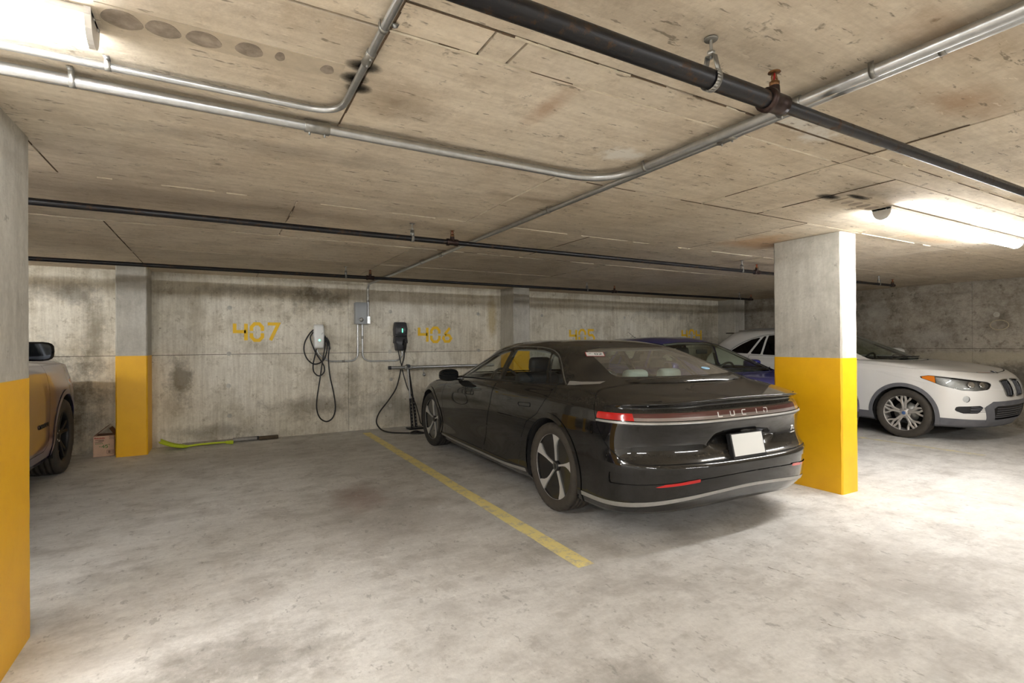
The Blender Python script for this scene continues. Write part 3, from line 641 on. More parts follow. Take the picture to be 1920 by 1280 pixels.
# ------------------------------------------------------------------ things on the floor by the wall
M['lime'] = simple('lime green plastic', C_(206, 226, 44), 0.35)
M['oldwood'] = simple('weathered brown wood', C_(96, 82, 62), 0.8, var=.3)
M['greywood'] = simple('grey weathered pole', C_(150, 142, 128), 0.7, var=.3)
t = thing('snow_shovel', 'small lime green plastic shovel lying on the floor by the wall', 'shovel', (-.30, 7.83, 0), R(-1))
vs = []; n = 10; m_ = 8
for i in range(n+1):
    u = i/n; x = -.36+.30*u; w = .11*(1-.15*u)*(1 if u < .8 else 1-(u-.8)*3.4)
    for k in range(m_+1):
        v = -1+2*k/m_; vs.append((x, v*w, .012+.085*(1-u)**2.0+.035*abs(v)**3*(1-.4*u)))
sh = MB(); sh.add(vs, [(i*9+k, (i+1)*9+k, (i+1)*9+k+1, i*9+k+1) for i in range(n) for k in range(m_)], True); so = sh.build('scoop', M['lime'], t); so.modifiers.new('s', 'SOLIDIFY').thickness = .005
for yy in (-.05, 0, .05): MB().tube([(-.33, yy, .098), (-.2, yy, .045), (-.1, yy, .024)], .004, 6).build('scoop_rib', M['lime'], so)
MB().tube(crom([(-.10, 0, .022), (-.02, 0, .03), (.1, 0, .036), (.35, 0, .037)], 6), .0125, 10).build('shaft', M['lime'], t)
MB().tube(crom([(.34, 0, .037), (.36, 0, .035), (.40, 0, .031), (.44, 0, .028), (.452, 0, .027)], 4), [.013]*5+[.02]*4+[.024]*4+[.023]*3+[.012], 12).build('grip', M['lime'], t)
t = thing('snow_brush', 'grey and brown long-handled brush lying along the foot of the wall', 'brush', (.15, 7.965, 0), R(1.2))
MB().tube([(-.58, -.0, .03), (.28, 0, .03)], .02, 10).build('handle', M['greywood'], t)
MB().tube([(-.0, 0, .032), (.29, 0, .032)], .028, 12).build('sleeve', simple('grey metal sleeve', C_(160, 156, 150), .45, .4, var=.2), t)
MB().tube([(.29, 0, .032), (.315, 0, .032)], .026, 10).build('collar', M['dark_pl2'], t)
MB().bb(.315, .56, -.028, .028, .006, .05, .006).build('brush_head', M['oldwood'], t)
mb = MB()
for i in range(26):
    for k in range(3): mb.tube([(.325+.0092*i, -.02+.02*k, .02), (.325+.0092*i+random.uniform(-.004, .004), -.045+.02*k, .004)], .0016, 4)
o = mb.build('bristles', M['oldwood'], t); o['kind'] = 'stuff'
MB().tube([(-.56, .03, .012), (-.30, .03, .012)], .011, 8).build('scraper_arm', M['oldwood'], t)
# cardboard box
M['card'] = simple('cardboard', C_(222, 186, 158), .85, var=.08, vscale=14)
M['card_in'] = simple('inner cardboard', C_(140, 104, 80), .9)
M['red_print'] = simple('red print', C_(176, 52, 48), .8); M['grn_print'] = simple('green print', C_(46, 122, 52), .8); M['dk_print'] = simple('brown print', C_(96, 72, 62), .8)
t = thing('cardboard_box', 'small open cardboard carton with green -45 print beside the yellow column', 'box', (-1.205, 7.88, 0), R(-2))
bw, bd, bh = .205, .22, .245; mb = MB(); e = .004
mb.bb(-bw/2, bw/2, -bd/2, bd/2, 0, e); mb.bb(-bw/2, bw/2, -bd/2, -bd/2+e, 0, bh); mb.bb(-bw/2, bw/2, bd/2-e, bd/2, 0, bh); mb.bb(-bw/2, -bw/2+e, -bd/2, bd/2, 0, bh); mb.bb(bw/2-e, bw/2, -bd/2, bd/2, 0, bh)
mb.build('carton', M['card'], t)
def flap(pts, name='flap'):
    a = [Vector(p) for p in pts]; n_ = (a[1]-a[0]).cross(a[2]-a[0]).normalized()*.003
    MB().add(a+[p+n_ for p in a], [(0, 1, 2, 3), (7, 6, 5, 4), (0, 4, 5, 1), (1, 5, 6, 2), (2, 6, 7, 3), (3, 7, 4, 0)]).build(name, M['card_in'], t)
flap([(-bw/2, -bd/2, bh), (-bw/2, bd/2, bh), (.03, bd/2-.02, bh+.115), (.03, -bd/2+.02, bh+.115)])
flap([(bw/2, -bd/2, bh), (bw/2, bd/2, bh), (.045, bd/2-.02, bh+.085), (.045, -bd/2+.02, bh+.085)])
flap([(-bw/2, bd/2, bh), (bw/2, bd/2, bh), (bw/2, bd/2-.1, bh-.03), (-bw/2, bd/2-.1, bh-.03)])
FM = Matrix.Translation((0, -bd/2-.0006, 0)) @ Matrix.Rotation(PI/2, 4, 'X')
mb = MB()
for i, w_ in enumerate((.016, .010, .012, .008, .012, .010, .013, .009)): mb.bb(-.088+.0125*i, -.088+.0125*i+.0095, -bd/2-.001, -bd/2, .212, .212+w_)
mb.build('red_heading', M['red_print'], t)
mb = MB()
for r_, (zz, x0_, n_) in enumerate(((.192, -.08, 8), (.18, -.05, 5), (.168, -.085, 7))):
    for i in range(n_): mb.bb(x0_+.0105*i, x0_+.0105*i+.0075, -bd/2-.001, -bd/2, zz, zz+.0075)
mb.build('small_print', M['dk_print'], t)
mb = MB()
for i in range(6): mb.bb(-.08+.0125*i, -.08+.0125*i+.008, -bd/2-.001, -bd/2, .15, .158)
for st in ([(-.045, .118), (-.03, .118)], [(.0, .10), (.0, .135), (-.022, .114), (.008, .114)], [(.036, .137), (.016, .135), (.014, .122), (.03, .124), (.037, .112), (.03, .102), (.012, .103)]): ribbon(mb, st, .006, FM, 0, .001)
mb.tube([(.05+.006*math.cos(a), -bd/2, .138+.006*math.sin(a)) for a in np.linspace(0, 2*PI, 10, endpoint=False)], .0012, 4, closed=True)
mb.build('green_print', M['grn_print'], t)
mb = MB()
for x0_, x1_, z0_, z1_ in ((.055, .095, .205, .238), (.03, .092, .03, .072)):
    for s_ in ([(x0_, z0_), (x1_, z0_), (x1_, z1_), (x0_, z1_), (x0_, z0_)],): ribbon(mb, s_, .0025, FM, 0, .001)
for x_, z0_, z1_ in ((.067, .212, .231), (.08, .212, .231), (.045, .037, .066), (.052, .037, .066), (.06, .037, .066), (.078, .037, .066)): mb.bb(x_-.0022, x_+.0022, -bd/2-.001, -bd/2, z0_, z1_)
mb.build('shipping_marks', M['dk_print'], t)
# ------------------------------------------------------------------ vehicle kit: bodies lofted through level lines that run round the car
def hermite_keys(keys, x):
    k = np.array(keys, float)
    if len(k) == 1: return np.full_like(np.asarray(x, float), k[0, 1])
    xs, ys = k[:, 0], k[:, 1]; d = np.diff(ys)/np.diff(xs); m = np.zeros(len(xs)); m[0], m[-1] = d[0], d[-1]
    for i in range(1, len(xs)-1): m[i] = 0 if d[i-1]*d[i] <= 0 else 2*d[i-1]*d[i]/(d[i-1]+d[i])
    x = np.clip(np.asarray(x, float), xs[0], xs[-1]); i = np.clip(np.searchsorted(xs, x)-1, 0, len(xs)-2)
    h = xs[i+1]-xs[i]; t = (x-xs[i])/h
    return (2*t**3-3*t**2+1)*ys[i]+(t**3-2*t**2+t)*h*m[i]+(-2*t**3+3*t**2)*ys[i+1]+(t**3-t**2)*h*m[i+1]

def resample(P, n):
    d = np.r_[0, np.cumsum(np.linalg.norm(np.diff(P, axis=0), axis=1))]; t = np.linspace(0, d[-1], n)
    return np.stack([np.interp(t, d, P[:, k]) for k in range(P.shape[1])], 1)

def level_line(w, z, rear, front, NR, NS, NF):
    # rear / front: (y at centre, z at centre, y where the corner starts, exponent)
    yr, zr, ycr, nr = rear; yf, zf, ycf, nf = front
    ph = np.linspace(0, PI/2, 240)
    def corner(ye, ze, yc, n):
        wc = float(hermite_keys(w, yc)); zs = float(hermite_keys(z, yc))
        x = wc*np.sin(ph)**(2/n); y = yc-(yc-ye)*np.cos(ph)**(2/n)
        return resample(np.stack([x, y, ze+(zs-ze)*(x/max(wc, 1e-6))**2], 1), NR if ye < yc else NF)
    a = corner(yr, zr, ycr, nr); b = corner(yf, zf, ycf, nf)[::-1]
    ys = np.linspace(ycr, ycf, NS)
    s_ = np.stack([hermite_keys(w, ys), ys, hermite_keys(z, ys)], 1)
    return np.concatenate([a[:-1], s_, b[1:]], 0)

def loft(levels, NR=34, NS=110, NF=30):
    G = np.stack([level_line(L['w'], L['z'], L['r'], L['f'], NR, NS, NF) for L in levels], 0)
    nl, nc, _ = G.shape; rows_, la = [], []
    for i in range(nl-1):
        p1, p2 = G[i], G[i+1]; sh1, sh2 = levels[i].get('sharp', 0), levels[i+1].get('sharp', 0)
        h = np.linalg.norm(p2-p1, axis=1, keepdims=True)+1e-6
        def tan(j):
            if j <= 0 or j >= nl-1: return None
            a = np.linalg.norm(G[j]-G[j-1], axis=1, keepdims=True)+1e-6; b = np.linalg.norm(G[j+1]-G[j], axis=1, keepdims=True)+1e-6
            return ((G[j]-G[j-1])/a*b+(G[j+1]-G[j])/b*a)/(a+b)
        t1 = (p2-p1)/h if (sh1 or tan(i) is None) else tan(i); t2 = (p2-p1)/h if (sh2 or tan(i+1) is None) else tan(i+1)
        k = levels[i].get('n', 5)
        for j in range(k):
            t = j/k; rows_.append((2*t**3-3*t**2+1)*p1+(t**3-2*t**2+t)*h*t1+(-2*t**3+3*t**2)*p2+(t**3-t**2)*h*t2); la.append(i+t)
    rows_.append(G[-1]); la.append(nl-1); H = np.stack(rows_, 0)
    mir = H[:, 1:-1][:, ::-1].copy(); mir[:, :, 0] *= -1          # other half, centre columns shared
    return np.concatenate([H, mir], 1), np.array(la)

def poly_sdf(p, poly):
    P = np.array(poly, float); d = np.full(len(p), 1e9); ins = np.zeros(len(p), bool); n = len(P)
    for i in range(n):
        a, b = P[i], P[(i+1) % n]; e = b-a; w = p-a
        t = np.clip((w@e)/(e@e), 0, 1); d = np.minimum(d, np.linalg.norm(w-t[:, None]*e, axis=1))
        c = ((a[1] <= p[:, 1]) != (b[1] <= p[:, 1])) & (p[:, 0] < (b[0]-a[0])*(p[:, 1]-a[1])/((b[1]-a[1]) if b[1] != a[1] else 1e-12)+a[0]); ins ^= c
    return np.where(ins, -d, d)

class Shell:
    def __init__(s, levels, **kw):
        H, la = loft(levels, **kw); nl, nc, _ = H.shape
        s.V = H.reshape(-1, 3); s.L = np.repeat(la, nc)
        i = np.arange(nl-1)[:, None]*nc; j = np.arange(nc)[None]; j2 = (j+1) % nc
        q = np.stack([i+j, i+j2, i+nc+j2, i+nc+j], -1).reshape(-1, 4)
        F = np.concatenate([q[:, [0, 1, 2]], q[:, [0, 2, 3]]])
        # flip so that normals look outward
        s.F = {'body': F}; s.N = s.normals(F)
        c = s.V.mean(0); 
        if np.mean(np.sum(s.N*(s.V-c), 1)) < 0: s.F['body'] = F[:, ::-1].copy(); s.N = -s.N
    def normals(s, F):
        n = np.cross(s.V[F[:, 1]]-s.V[F[:, 0]], s.V[F[:, 2]]-s.V[F[:, 0]]); N = np.zeros_like(s.V)
        for k in range(3): np.add.at(N, F[:, k], n)
        return N/(np.linalg.norm(N, axis=1, keepdims=True)+1e-12)
    def split(s, F, fn):
        fv = fn(s.V, s.L); sg = fv > 0; c = sg[F].sum(1)
        pos, neg, X = F[c == 3], F[c == 0], F[(c == 1) | (c == 2)]
        if len(X):
            sx = sg[X]; lp = sx.sum(1) == 1; ix = np.argmax(sx == lp[:, None], axis=1); r = np.arange(len(X))
            a, b, d = X[r, ix], X[r, (ix+1) % 3], X[r, (ix+2) % 3]
            E = np.concatenate([np.stack([a, b], 1), np.stack([a, d], 1)]); Es = np.sort(E, 1)
            U, inv = np.unique(Es, axis=0, return_inverse=True); inv = inv.ravel()
            t = fv[U[:, 0]]/(fv[U[:, 0]]-fv[U[:, 1]]); t = np.clip(t, 0, 1)[:, None]; base = len(s.V)
            s.V = np.concatenate([s.V, s.V[U[:, 0]]*(1-t)+s.V[U[:, 1]]*t]); nn = s.N[U[:, 0]]*(1-t)+s.N[U[:, 1]]*t
            s.N = np.concatenate([s.N, nn/(np.linalg.norm(nn, axis=1, keepdims=True)+1e-12)]); s.L = np.concatenate([s.L, s.L[U[:, 0]]*(1-t[:, 0])+s.L[U[:, 1]]*t[:, 0]])
            p, q = base+inv[:len(X)], base+inv[len(X):]
            one = np.stack([a, p, q], 1); two = np.concatenate([np.stack([p, b, d], 1), np.stack([p, d, q], 1)]); lp2 = np.r_[lp, lp]
            pos = np.concatenate([pos, one[lp], two[~lp2]]); neg = np.concatenate([neg, one[~lp], two[lp2]])
        return pos, neg
    def carve(s, src, dst, fn, gap=0, gapname='panel_gap'):
        # moves the part of region src where fn < 0 into region dst; gap: leaves a seam of that half-width
        if src not in s.F or not len(s.F[src]): return
        if gap:
            out, ins = s.split(s.F[src], lambda V, L: fn(V, L)-gap)
            seam, core = s.split(ins, lambda V, L: fn(V, L)+gap)
            s.F[gapname] = np.concatenate([s.F[gapname], seam]) if gapname in s.F else seam
        else: out, core = s.split(s.F[src], fn)
        s.F[src] = out; s.F[dst] = np.concatenate([s.F[dst], core]) if dst in s.F else core
    def build(s, region, name, mat, parent, off=0.0, flip=False, fn=None):
        F = s.F.get(region)
        if F is None or not len(F): return None
        if fn is not None:
            keep = fn(s.V[F].mean(1)); F = F[keep]
            if not len(F): return None
        A = np.linalg.norm(np.cross(s.V[F[:, 1]]-s.V[F[:, 0]], s.V[F[:, 2]]-s.V[F[:, 0]]), axis=1); F = F[A > 1e-10]
        u, inv = np.unique(F, return_inverse=True); V = s.V[u]+s.N[u]*off; N = s.N[u]; F = inv.reshape(-1, 3)
        if flip: F = F[:, ::-1]; N = -N
        me = bpy.data.meshes.new(name); me.vertices.add(len(V)); me.vertices.foreach_set('co', V.ravel())
        me.loops.add(len(F)*3); me.loops.foreach_set('vertex_index', F.ravel().astype(np.int32))
        me.polygons.add(len(F)); me.polygons.foreach_set('loop_start', np.arange(0, len(F)*3, 3, dtype=np.int32)); me.polygons.foreach_set('loop_total', np.full(len(F), 3, dtype=np.int32))
        me.materials.append(mat); me.update(calc_edges=True); me.validate()
        me.polygons.foreach_set('use_smooth', np.ones(len(me.polygons), bool))
        try:
            if len(me.vertices) == len(N): me.normals_split_custom_set_from_vertices([tuple(x) for x in N])
        except Exception: pass
        return link(bpy.data.objects.new(name, me), parent)
    def side(s, y, z, sx=1, off=0.0, ymin=None):
        # surface point of one flank nearest to (y, z)
        if not hasattr(s, '_sv'):
            n0 = np.unique(s.F0); s._sv = n0
        V = s.V[s._sv]; m = (V[:, 0]*sx > .25); d = (V[:, 1]-y)**2+(V[:, 2]-z)**2; d[~m] = 1e9
        k = np.argsort(d)[:4]; w = 1/(d[k]+1e-6); w /= w.sum(); i = s._sv[k]
        return Vector((w[:, None]*s.V[i]).sum(0)+(w[:, None]*s.N[i]).sum(0)*off), Vector((w[:, None]*s.N[i]).sum(0)).normalized()
    def end(s, x, z, rear=True, off=0.0):
        V = s.V[s._sv] if hasattr(s, '_sv') else s.V[np.unique(s.F0)]
        if not hasattr(s, '_sv'): s._sv = np.unique(s.F0); V = s.V[s._sv]
        ym = V[:, 1].mean(); m = (V[:, 1] < ym) if rear else (V[:, 1] > ym)
        d = (V[:, 0]-x)**2+(V[:, 2]-z)**2; d[~m] = 1e9; k = np.argsort(d)[:4]; w = 1/(d[k]+1e-6); w /= w.sum(); i = s._sv[k]
        return Vector((w[:, None]*s.V[i]).sum(0)+(w[:, None]*s.N[i]).sum(0)*off), Vector((w[:, None]*s.N[i]).sum(0)).normalized()
    def freeze(s): s.F0 = s.F['body'].copy()

# field helpers -------------------------------------------------------
def f_side(poly, r=0.0, xmin=.4, sx=0):
    def fn(V, L):
        d = poly_sdf(V[:, 1:3], poly)-r; ok = (np.abs(V[:, 0]) > xmin) if sx == 0 else (V[:, 0]*sx > xmin)
        return np.where(ok, d, np.maximum(d, .05))
    return fn
def f_end(poly, r=0.0, y0=0.0, rear=True):
    def fn(V, L):
        d = poly_sdf(V[:, [0, 2]], poly)-r; ok = (V[:, 1] < y0) if rear else (V[:, 1] > y0)
        return np.where(ok, d, np.maximum(d, .05))
    return fn
def f_circle(y, z, r, xmin=.5):
    return lambda V, L: np.where(np.abs(V[:, 0]) > xmin, np.hypot(V[:, 1]-y, V[:, 2]-z)-r, .2)
def f_level(a, b, k=.05, cond=None):
    def fn(V, L):
        d = (np.abs(L-(a+b)/2)-(b-a)/2)*k
        if cond is not None: d = np.maximum(d, cond(V))
        return d
    return fn

# materials ------------------------------------------------------------
def car_paint(name, col, dust=0.2, dustcol=(150, 140, 124), metal=0.0, rough=0.22, rear_dust=0.0, spec=0.5):
    m = NT(name); b = m.b; geo = m.n('ShaderNodeNewGeometry'); sx = m.n('ShaderNodeSeparateXYZ'); m.l(geo.outputs['Normal'], sx.inputs[0])
    v = m.coord(); nz = m.noise(v, 5, 5, .65); fine = m.noise(v, 160, 2, .6); streak = m.noise(m.coord(scale=(9, 9, 1.2)), 3, 4, .6)
    up = m.ramp(sx.outputs['Z'], .15, .85)
    a = m.math('MULTIPLY', m.math('MULTIPLY', up, m.math('ADD', nz, .35)), dust*1.5)
    tc = m.n('ShaderNodeTexCoord'); so = m.n('ShaderNodeSeparateXYZ'); m.l(tc.outputs['Object'], so.inputs[0])
    if rear_dust:      # road film thrown onto the tail and the lower flanks
        rd = m.math('MULTIPLY', m.ramp(so.outputs['Y'], -1.0, -.55, (1, 1, 1, 1), (0, 0, 0, 1)), rear_dust)
        lo = m.math('MULTIPLY', m.ramp(so.outputs['Z'], .18, .5, (1, 1, 1, 1), (0, 0, 0, 1)), rear_dust*.8)
        a = m.math('ADD', a, m.math('MULTIPLY', m.math('ADD', rd, lo), m.math('ADD', m.math('MULTIPLY', streak, .9), .15)))
    a = m.math('MULTIPLY', a, m.math('ADD', m.math('MULTIPLY', fine, 1.0), .5), True)
    m.l(m.mix(a, col, lin(dustcol)), b.inputs['Base Color'])
    b.inputs['Metallic'].default_value = metal; m.l(m.math('ADD', m.math('MULTIPLY', a, 1.2), rough, True), b.inputs['Roughness'])
    b.inputs['Coat Weight'].default_value = 1.0; b.inputs['Specular IOR Level'].default_value = spec; m.l(m.math('ADD', m.math('MULTIPLY', a, .5), .03, True), b.inputs['Coat Roughness'])
    return m.mat
def car_glass(name, tint=(.72, .78, .74), dust=0.0, refl=1.0):
    m = NT(name); t = m.t; t.nodes.remove(m.b); out = [n for n in t.nodes if n.type == 'OUTPUT_MATERIAL'][0]
    tr = m.n('ShaderNodeBsdfTransparent'); tr.inputs[0].default_value = tint+(1,)
    gl = m.n('ShaderNodeBsdfGlossy'); gl.inputs['Roughness'].default_value = .02; gl.inputs[0].default_value = (refl, refl, refl, 1)
    fr = m.n('ShaderNodeFresnel'); gb = m.n('ShaderNodeNewGeometry'); m.l(m.math('SUBTRACT', 1.5, m.math('MULTIPLY', gb.outputs['Backfacing'], 1.5-1/1.5)), fr.inputs[0]); mx = m.n('ShaderNodeMixShader')
    m.l(fr.outputs[0], mx.inputs[0]); m.l(tr.outputs[0], mx.inputs[1]); m.l(gl.outputs[0], mx.inputs[2]); o = mx.outputs[0]
    if dust:
        df = m.n('ShaderNodeBsdfDiffuse'); df.inputs[0].default_value = lin((176, 166, 148))+(1,); m2 = m.n('ShaderNodeMixShader')
        nz = m.noise(m.coord(), 240, 2, .6); bg = m.noise(m.coord(), 4, 4, .6)
        m.l(m.math('MULTIPLY', m.math('ADD', m.ramp(nz, .4, .7), .35), m.math('MULTIPLY', m.math('ADD', bg, .4), dust)), m2.inputs[0]); m.l(o, m2.inputs[1]); m.l(df.outputs[0], m2.inputs[2]); o = m2.outputs[0]
    m.l(o, out.inputs[0]); return m.mat
M['tyre'] = simple('tyre rubber', C_(52, 50, 47), .75, var=.15, vscale=12)
M['tyre_dusty'] = simple('dusty tyre rubber', C_(66, 60, 53), .8, var=.2, vscale=12)
M['alloy'] = simple('machined alloy', C_(214, 212, 208), .35, .45)
M['alloy_dull'] = simple('dusty alloy', C_(196, 190, 182), .4, .45, var=.1)
M['gloss_black'] = simple('gloss black', C_(16, 16, 17), .18, coat=.6)
M['satin_black'] = simple('satin black', C_(26, 26, 27), .45)
M['clad'] = simple('grey plastic cladding', C_(104, 104, 108), .6, var=.12, vscale=9)
M['trim_silver'] = simple('dusty silver trim', C_(176, 174, 170), .4, .55, var=.08)
M['chrome'] = simple('chrome', C_(220, 220, 222), .12, 1.0)
M['mirror_dark'] = simple('dark mirror glass', C_(70, 74, 78), .06, .9)
M['gap'] = simple('seam shadow rubber', C_(8, 8, 8), .9)
M['liner'] = simple('wheel arch liner', C_(22, 21, 20), .9)
M['cabin'] = simple('dark cabin lining', C_(52, 52, 54), .8)
M['headliner'] = simple('pale headliner', C_(168, 164, 156), .8)
M['seat_pale'] = simple('pale grey-green leather', C_(186, 200, 194), .5)
M['seat_dark'] = simple('dark leather', C_(40, 40, 44), .5)
M['red_lens'] = simple('red lens', C_(190, 26, 24), .12, coat=.5)
M['amber'] = simple('amber lens', C_(226, 126, 34), .15, coat=.5)
M['smoke_lens'] = simple('smoked lens', C_(84, 46, 44), .12, coat=.8)
M['grey_lens'] = simple('silvery lens', C_(150, 140, 136), .15, .3, coat=.6)
M['plate'] = simple('blank white plate', C_(228, 228, 224), .4)
M['blue_em'] = simple('blue emblem enamel', C_(84, 112, 160), .25)
M['letter'] = simple('bright lettering', C_(226, 224, 222), .3, .2)
M['lens_clear'] = car_glass('clear lamp lens', (.9, .92, .94))

# wheels ---------------------------------------------------------------
AXX = Matrix(((0, 0, 1, 0), (1, 0, 0, 0), (0, 1, 0, 0), (0, 0, 0, 1)))   # local z -> world x
def wheel(parent, x, y, R_, width, rim, style, side, tyre='tyre', metal='alloy', steer=0.0, seg=150):
    w = bpy.data.objects.new('wheel', None); link(w, parent); w.location = (x, y, R_)
    w.rotation_euler = (0, 0, (0 if side > 0 else PI)+steer); h = width/2; mb = MB()
    prof = [(rim-.006, -h*.82), (rim+.006, -h*.92), (rim+(R_-rim)*.45, -h*1.0), (R_-.022, -h*.97), (R_-.009, -h*.88), (R_-.002, -h*.76)]
    for g in (-.52, -.17, .17, .52): prof += [(R_-.0005, h*(g-.045)), (R_-.009, h*(g-.035)), (R_-.009, h*(g+.035)), (R_-.0005, h*(g+.045))]
    prof += [(R_-.002, h*.76), (R_-.009, h*.88), (R_-.022, h*.97), (rim+(R_-rim)*.45, h*1.0), (rim+.006, h*.92), (rim-.006, h*.82)]
    vs = []; n = len(prof)
    for (r, a) in prof:
        for k in range(seg):
            an = 2*PI*k/seg; rr = r-(.0065 if (k % 5 == 0 and abs(a) > h*.6 and r > R_-.03) else 0); vs.append((a, rr*math.cos(an), rr*math.sin(an)))
    mb.add(vs, [(i*seg+k, i*seg+(k+1) % seg, (i+1)*seg+(k+1) % seg, (i+1)*seg+k) for i in range(n-1) for k in range(seg)], True)
    mb.build('tyre', M[tyre], w)
    ro = h*.86
    MB().revolve([(rim, -ro), (rim-.004, ro*.2), (rim-.012, ro*.7), (rim-.006, ro*.93), (rim+.004, ro*1.0), (rim+.006, ro*.9)], 64, AXX).build('rim', M['satin_black'] if style in ('aero5',) else M[metal] if style != 'black5' else M['satin_black'], w)
    MB().revolve([(rim-.008, ro*.90), (rim+.0035, ro*1.01), (rim+.006, ro*.96)], 64, AXX).build('rim_lip', M[metal] if style != 'black5' else M['satin_black'], w)
    MB().revolve([(0, ro*-.1), (rim*.62, ro*-.1), (rim*.62, ro*-.25)], 40, AXX).build('brake_disc', M['galv_dull'], w)
    P = lambda r, a: (r*math.cos(a), r*math.sin(a))
    if style == 'aero5':
        MB().revolve([(0, ro*.55), (rim*.3, ro*.60), (rim*.75, ro*.72), (rim-.012, ro*.80)], 60, AXX).build('cover', M['gloss_black'], w)
        for k in range(5):
            a0 = 2*PI*k/5+.25; mb = MB()
            def pt(u, v): return P(u*rim, a0+v/max(u, .12))
            poly = [pt(.17, .030), pt(.5, .034), pt(.75, .055), pt(.9, .08), pt(.985, .10), pt(.985, .0), pt(.985, -.12), pt(.985, -.26), pt(.92, -.235), pt(.8, -.135), pt(.62, -.045), pt(.45, -.022), pt(.17, -.024)]
            vs = []; 
            for q, (a, b) in enumerate(poly): r = math.hypot(a, b)/rim; vs.append((ro*(.66+.24*r), a, b))
            vs += [(p[0]-.02, p[1], p[2]) for p in vs]; n_ = len(poly)
            mb.add(vs, [tuple(range(n_)), tuple(range(n_, 2*n_))[::-1]]+[(i, (i+1) % n_, n_+(i+1) % n_, n_+i) for i in range(n_)]); mb.build('spoke', M[metal], w)
        MB().revolve([(0, ro*.74), (.028, ro*.735), (.036, ro*.70), (.038, ro*.55)], 24, AXX).build('hub_cap', M['satin_black'], w)
        MB().tube([(ro*.74, .026*math.cos(a), .026*math.sin(a)) for a in np.linspace(0, 2*PI, 24, endpoint=False)], .0018, 5, closed=True).build('hub_ring', M['galv_dull'], w)
    else:
        def arm(pts, wd, dp=.022, mat=metal):
            mb = MB(); vs = []
            for i, (r, a) in enumerate(pts):
                c = Vector(P(r*rim, a)); nxt = Vector(P(pts[min(i+1, len(pts)-1)][0]*rim, pts[min(i+1, len(pts)-1)][1])); prv = Vector(P(pts[max(i-1, 0)][0]*rim, pts[max(i-1, 0)][1]))
                t = (nxt-prv).normalized(); nn = Vector((-t.y, t.x)); ww = wd[i]; X_ = ro*(.62+.26*r)
                for q, dx in ((1, -.006), (.55, 0), (-.55, 0), (-1, -.006)): p = c+nn*ww*q; vs.append((X_+dx, p.x, p.y))
                for q in (-1, 1): p = c+nn*ww*q; vs.append((X_-dp, p.x, p.y))
            fs = [(i*6+k, i*6+(k+1) % 6, (i+1)*6+(k+1) % 6, (i+1)*6+k) for i in range(len(pts)-1) for k in range(6)]
            mb.add(vs, fs); mb.build('spoke', M[mat], w)
        if style == 'doubleY':
            for k in range(5):
                a0 = 2*PI*k/5+PI/2
                for s_ in (-1, 1):
                    arm([(.14, a0+s_*.16), (.35, a0+s_*.14), (.55, a0+s_*.13), (.75, a0+s_*.14), (.97, a0+s_*.07)], [.017, .015, .014, .013, .015])
                    arm([(.5, a0+s_*.15), (.62, a0+s_*.20), (.8, a0+s_*.36), (.97, a0+s_*.40)], [.010, .011, .012, .014])
        else:
            for k in range(5):
                a0 = 2*PI*k/5+PI/2
                for s_ in (-1, 1): arm([(.14, a0+s_*.2), (.5, a0+s_*.13), (.97, a0+s_*.2)], [.016, .014, .02], mat='satin_black' if style == 'black5' else metal)
        MB().revolve([(0, ro*.76), (.03, ro*.75), (.042, ro*.68), (.06, ro*.62), (.075, ro*.4)], 24, AXX).build('hub', M[metal] if style != 'black5' else M['satin_black'], w)
        for k in range(5): MB().revolve([(0, ro*.70), (.009, ro*.69), (.01, ro*.55)], 8, Matrix.Translation((0, .055*math.cos(2*PI*k/5), .055*math.sin(2*PI*k/5))) @ AXX).build('lug_nut', M['galv_dull'] if style != 'black5' else M['alloy'], w)
        MB().revolve([(0, ro*.775), (.022, ro*.765), (.026, ro*.74)], 24, AXX).build('hub_cap', M['blue_em'] if style == 'doubleY' else M['satin_black'], w)
    return w

def wheel_wells(parent, ys, R_, rarch, xin, xout):
    for y in ys:
        for s_ in (-1, 1):
            mb = MB(); n = 28; vs = []
            for k in range(n+1):
                a = PI*(-.12+1.24*k/n); c, q = math.cos(a)*rarch, math.sin(a)*rarch+R_
                vs += [(s_*xout, y+c, q), (s_*xin, y+c, q)]
            mb.add(vs, [(2*k, 2*k+1, 2*k+3, 2*k+2) for k in range(n)], True)
            mb.add([(s_*xin, y, R_)]+[vs[2*k+1] for k in range(n+1)], [(0, k+1, k+2) for k in range(n)])
            mb.build('wheel_well', M['liner'], parent)

def rbox(c, d, b, rot=None): return MB().box(c, d, rot, b)
def seat(parent, x, y, z, mat, back_h=.62, rear=False, hr=.24):
    e = bpy.data.objects.new('seat', None); link(e, parent)
    rbox((x, y+.25, z), (.50, .52, .16), .05).build('cushion', M[mat], e)
    rbox((x, y-.06, z+back_h/2), (.48, .15, back_h), .05, Matrix.Rotation(R(12), 3, 'X')).build('backrest', M[mat], e)
    rbox((x, y-.16, z+back_h+.08), (hr, .10, .15), .04, Matrix.Rotation(R(8), 3, 'X')).build('headrest', M[mat], e)
def steering_wheel(parent, c, r=.18, tilt=25):
    e = bpy.data.objects.new('steering_wheel', None); link(e, parent); e.location = c; e.rotation_euler = (R(90-tilt), 0, 0)
    MB().tube([(r*math.cos(a), r*math.sin(a), 0) for a in np.linspace(0, 2*PI, 32, endpoint=False)], .015, 8, closed=True).build('rim', M['satin_black'], e)
    MB().revolve([(0, .02), (.06, .015), (.07, -.02), (0, -.03)], 20).build('hub', M['satin_black'], e)
    for a in (0, PI, -PI/2): MB().tube([(0, 0, 0), (r*math.cos(a), r*math.sin(a), 0)], .014, 8).build('spoke', M['satin_black'], e)
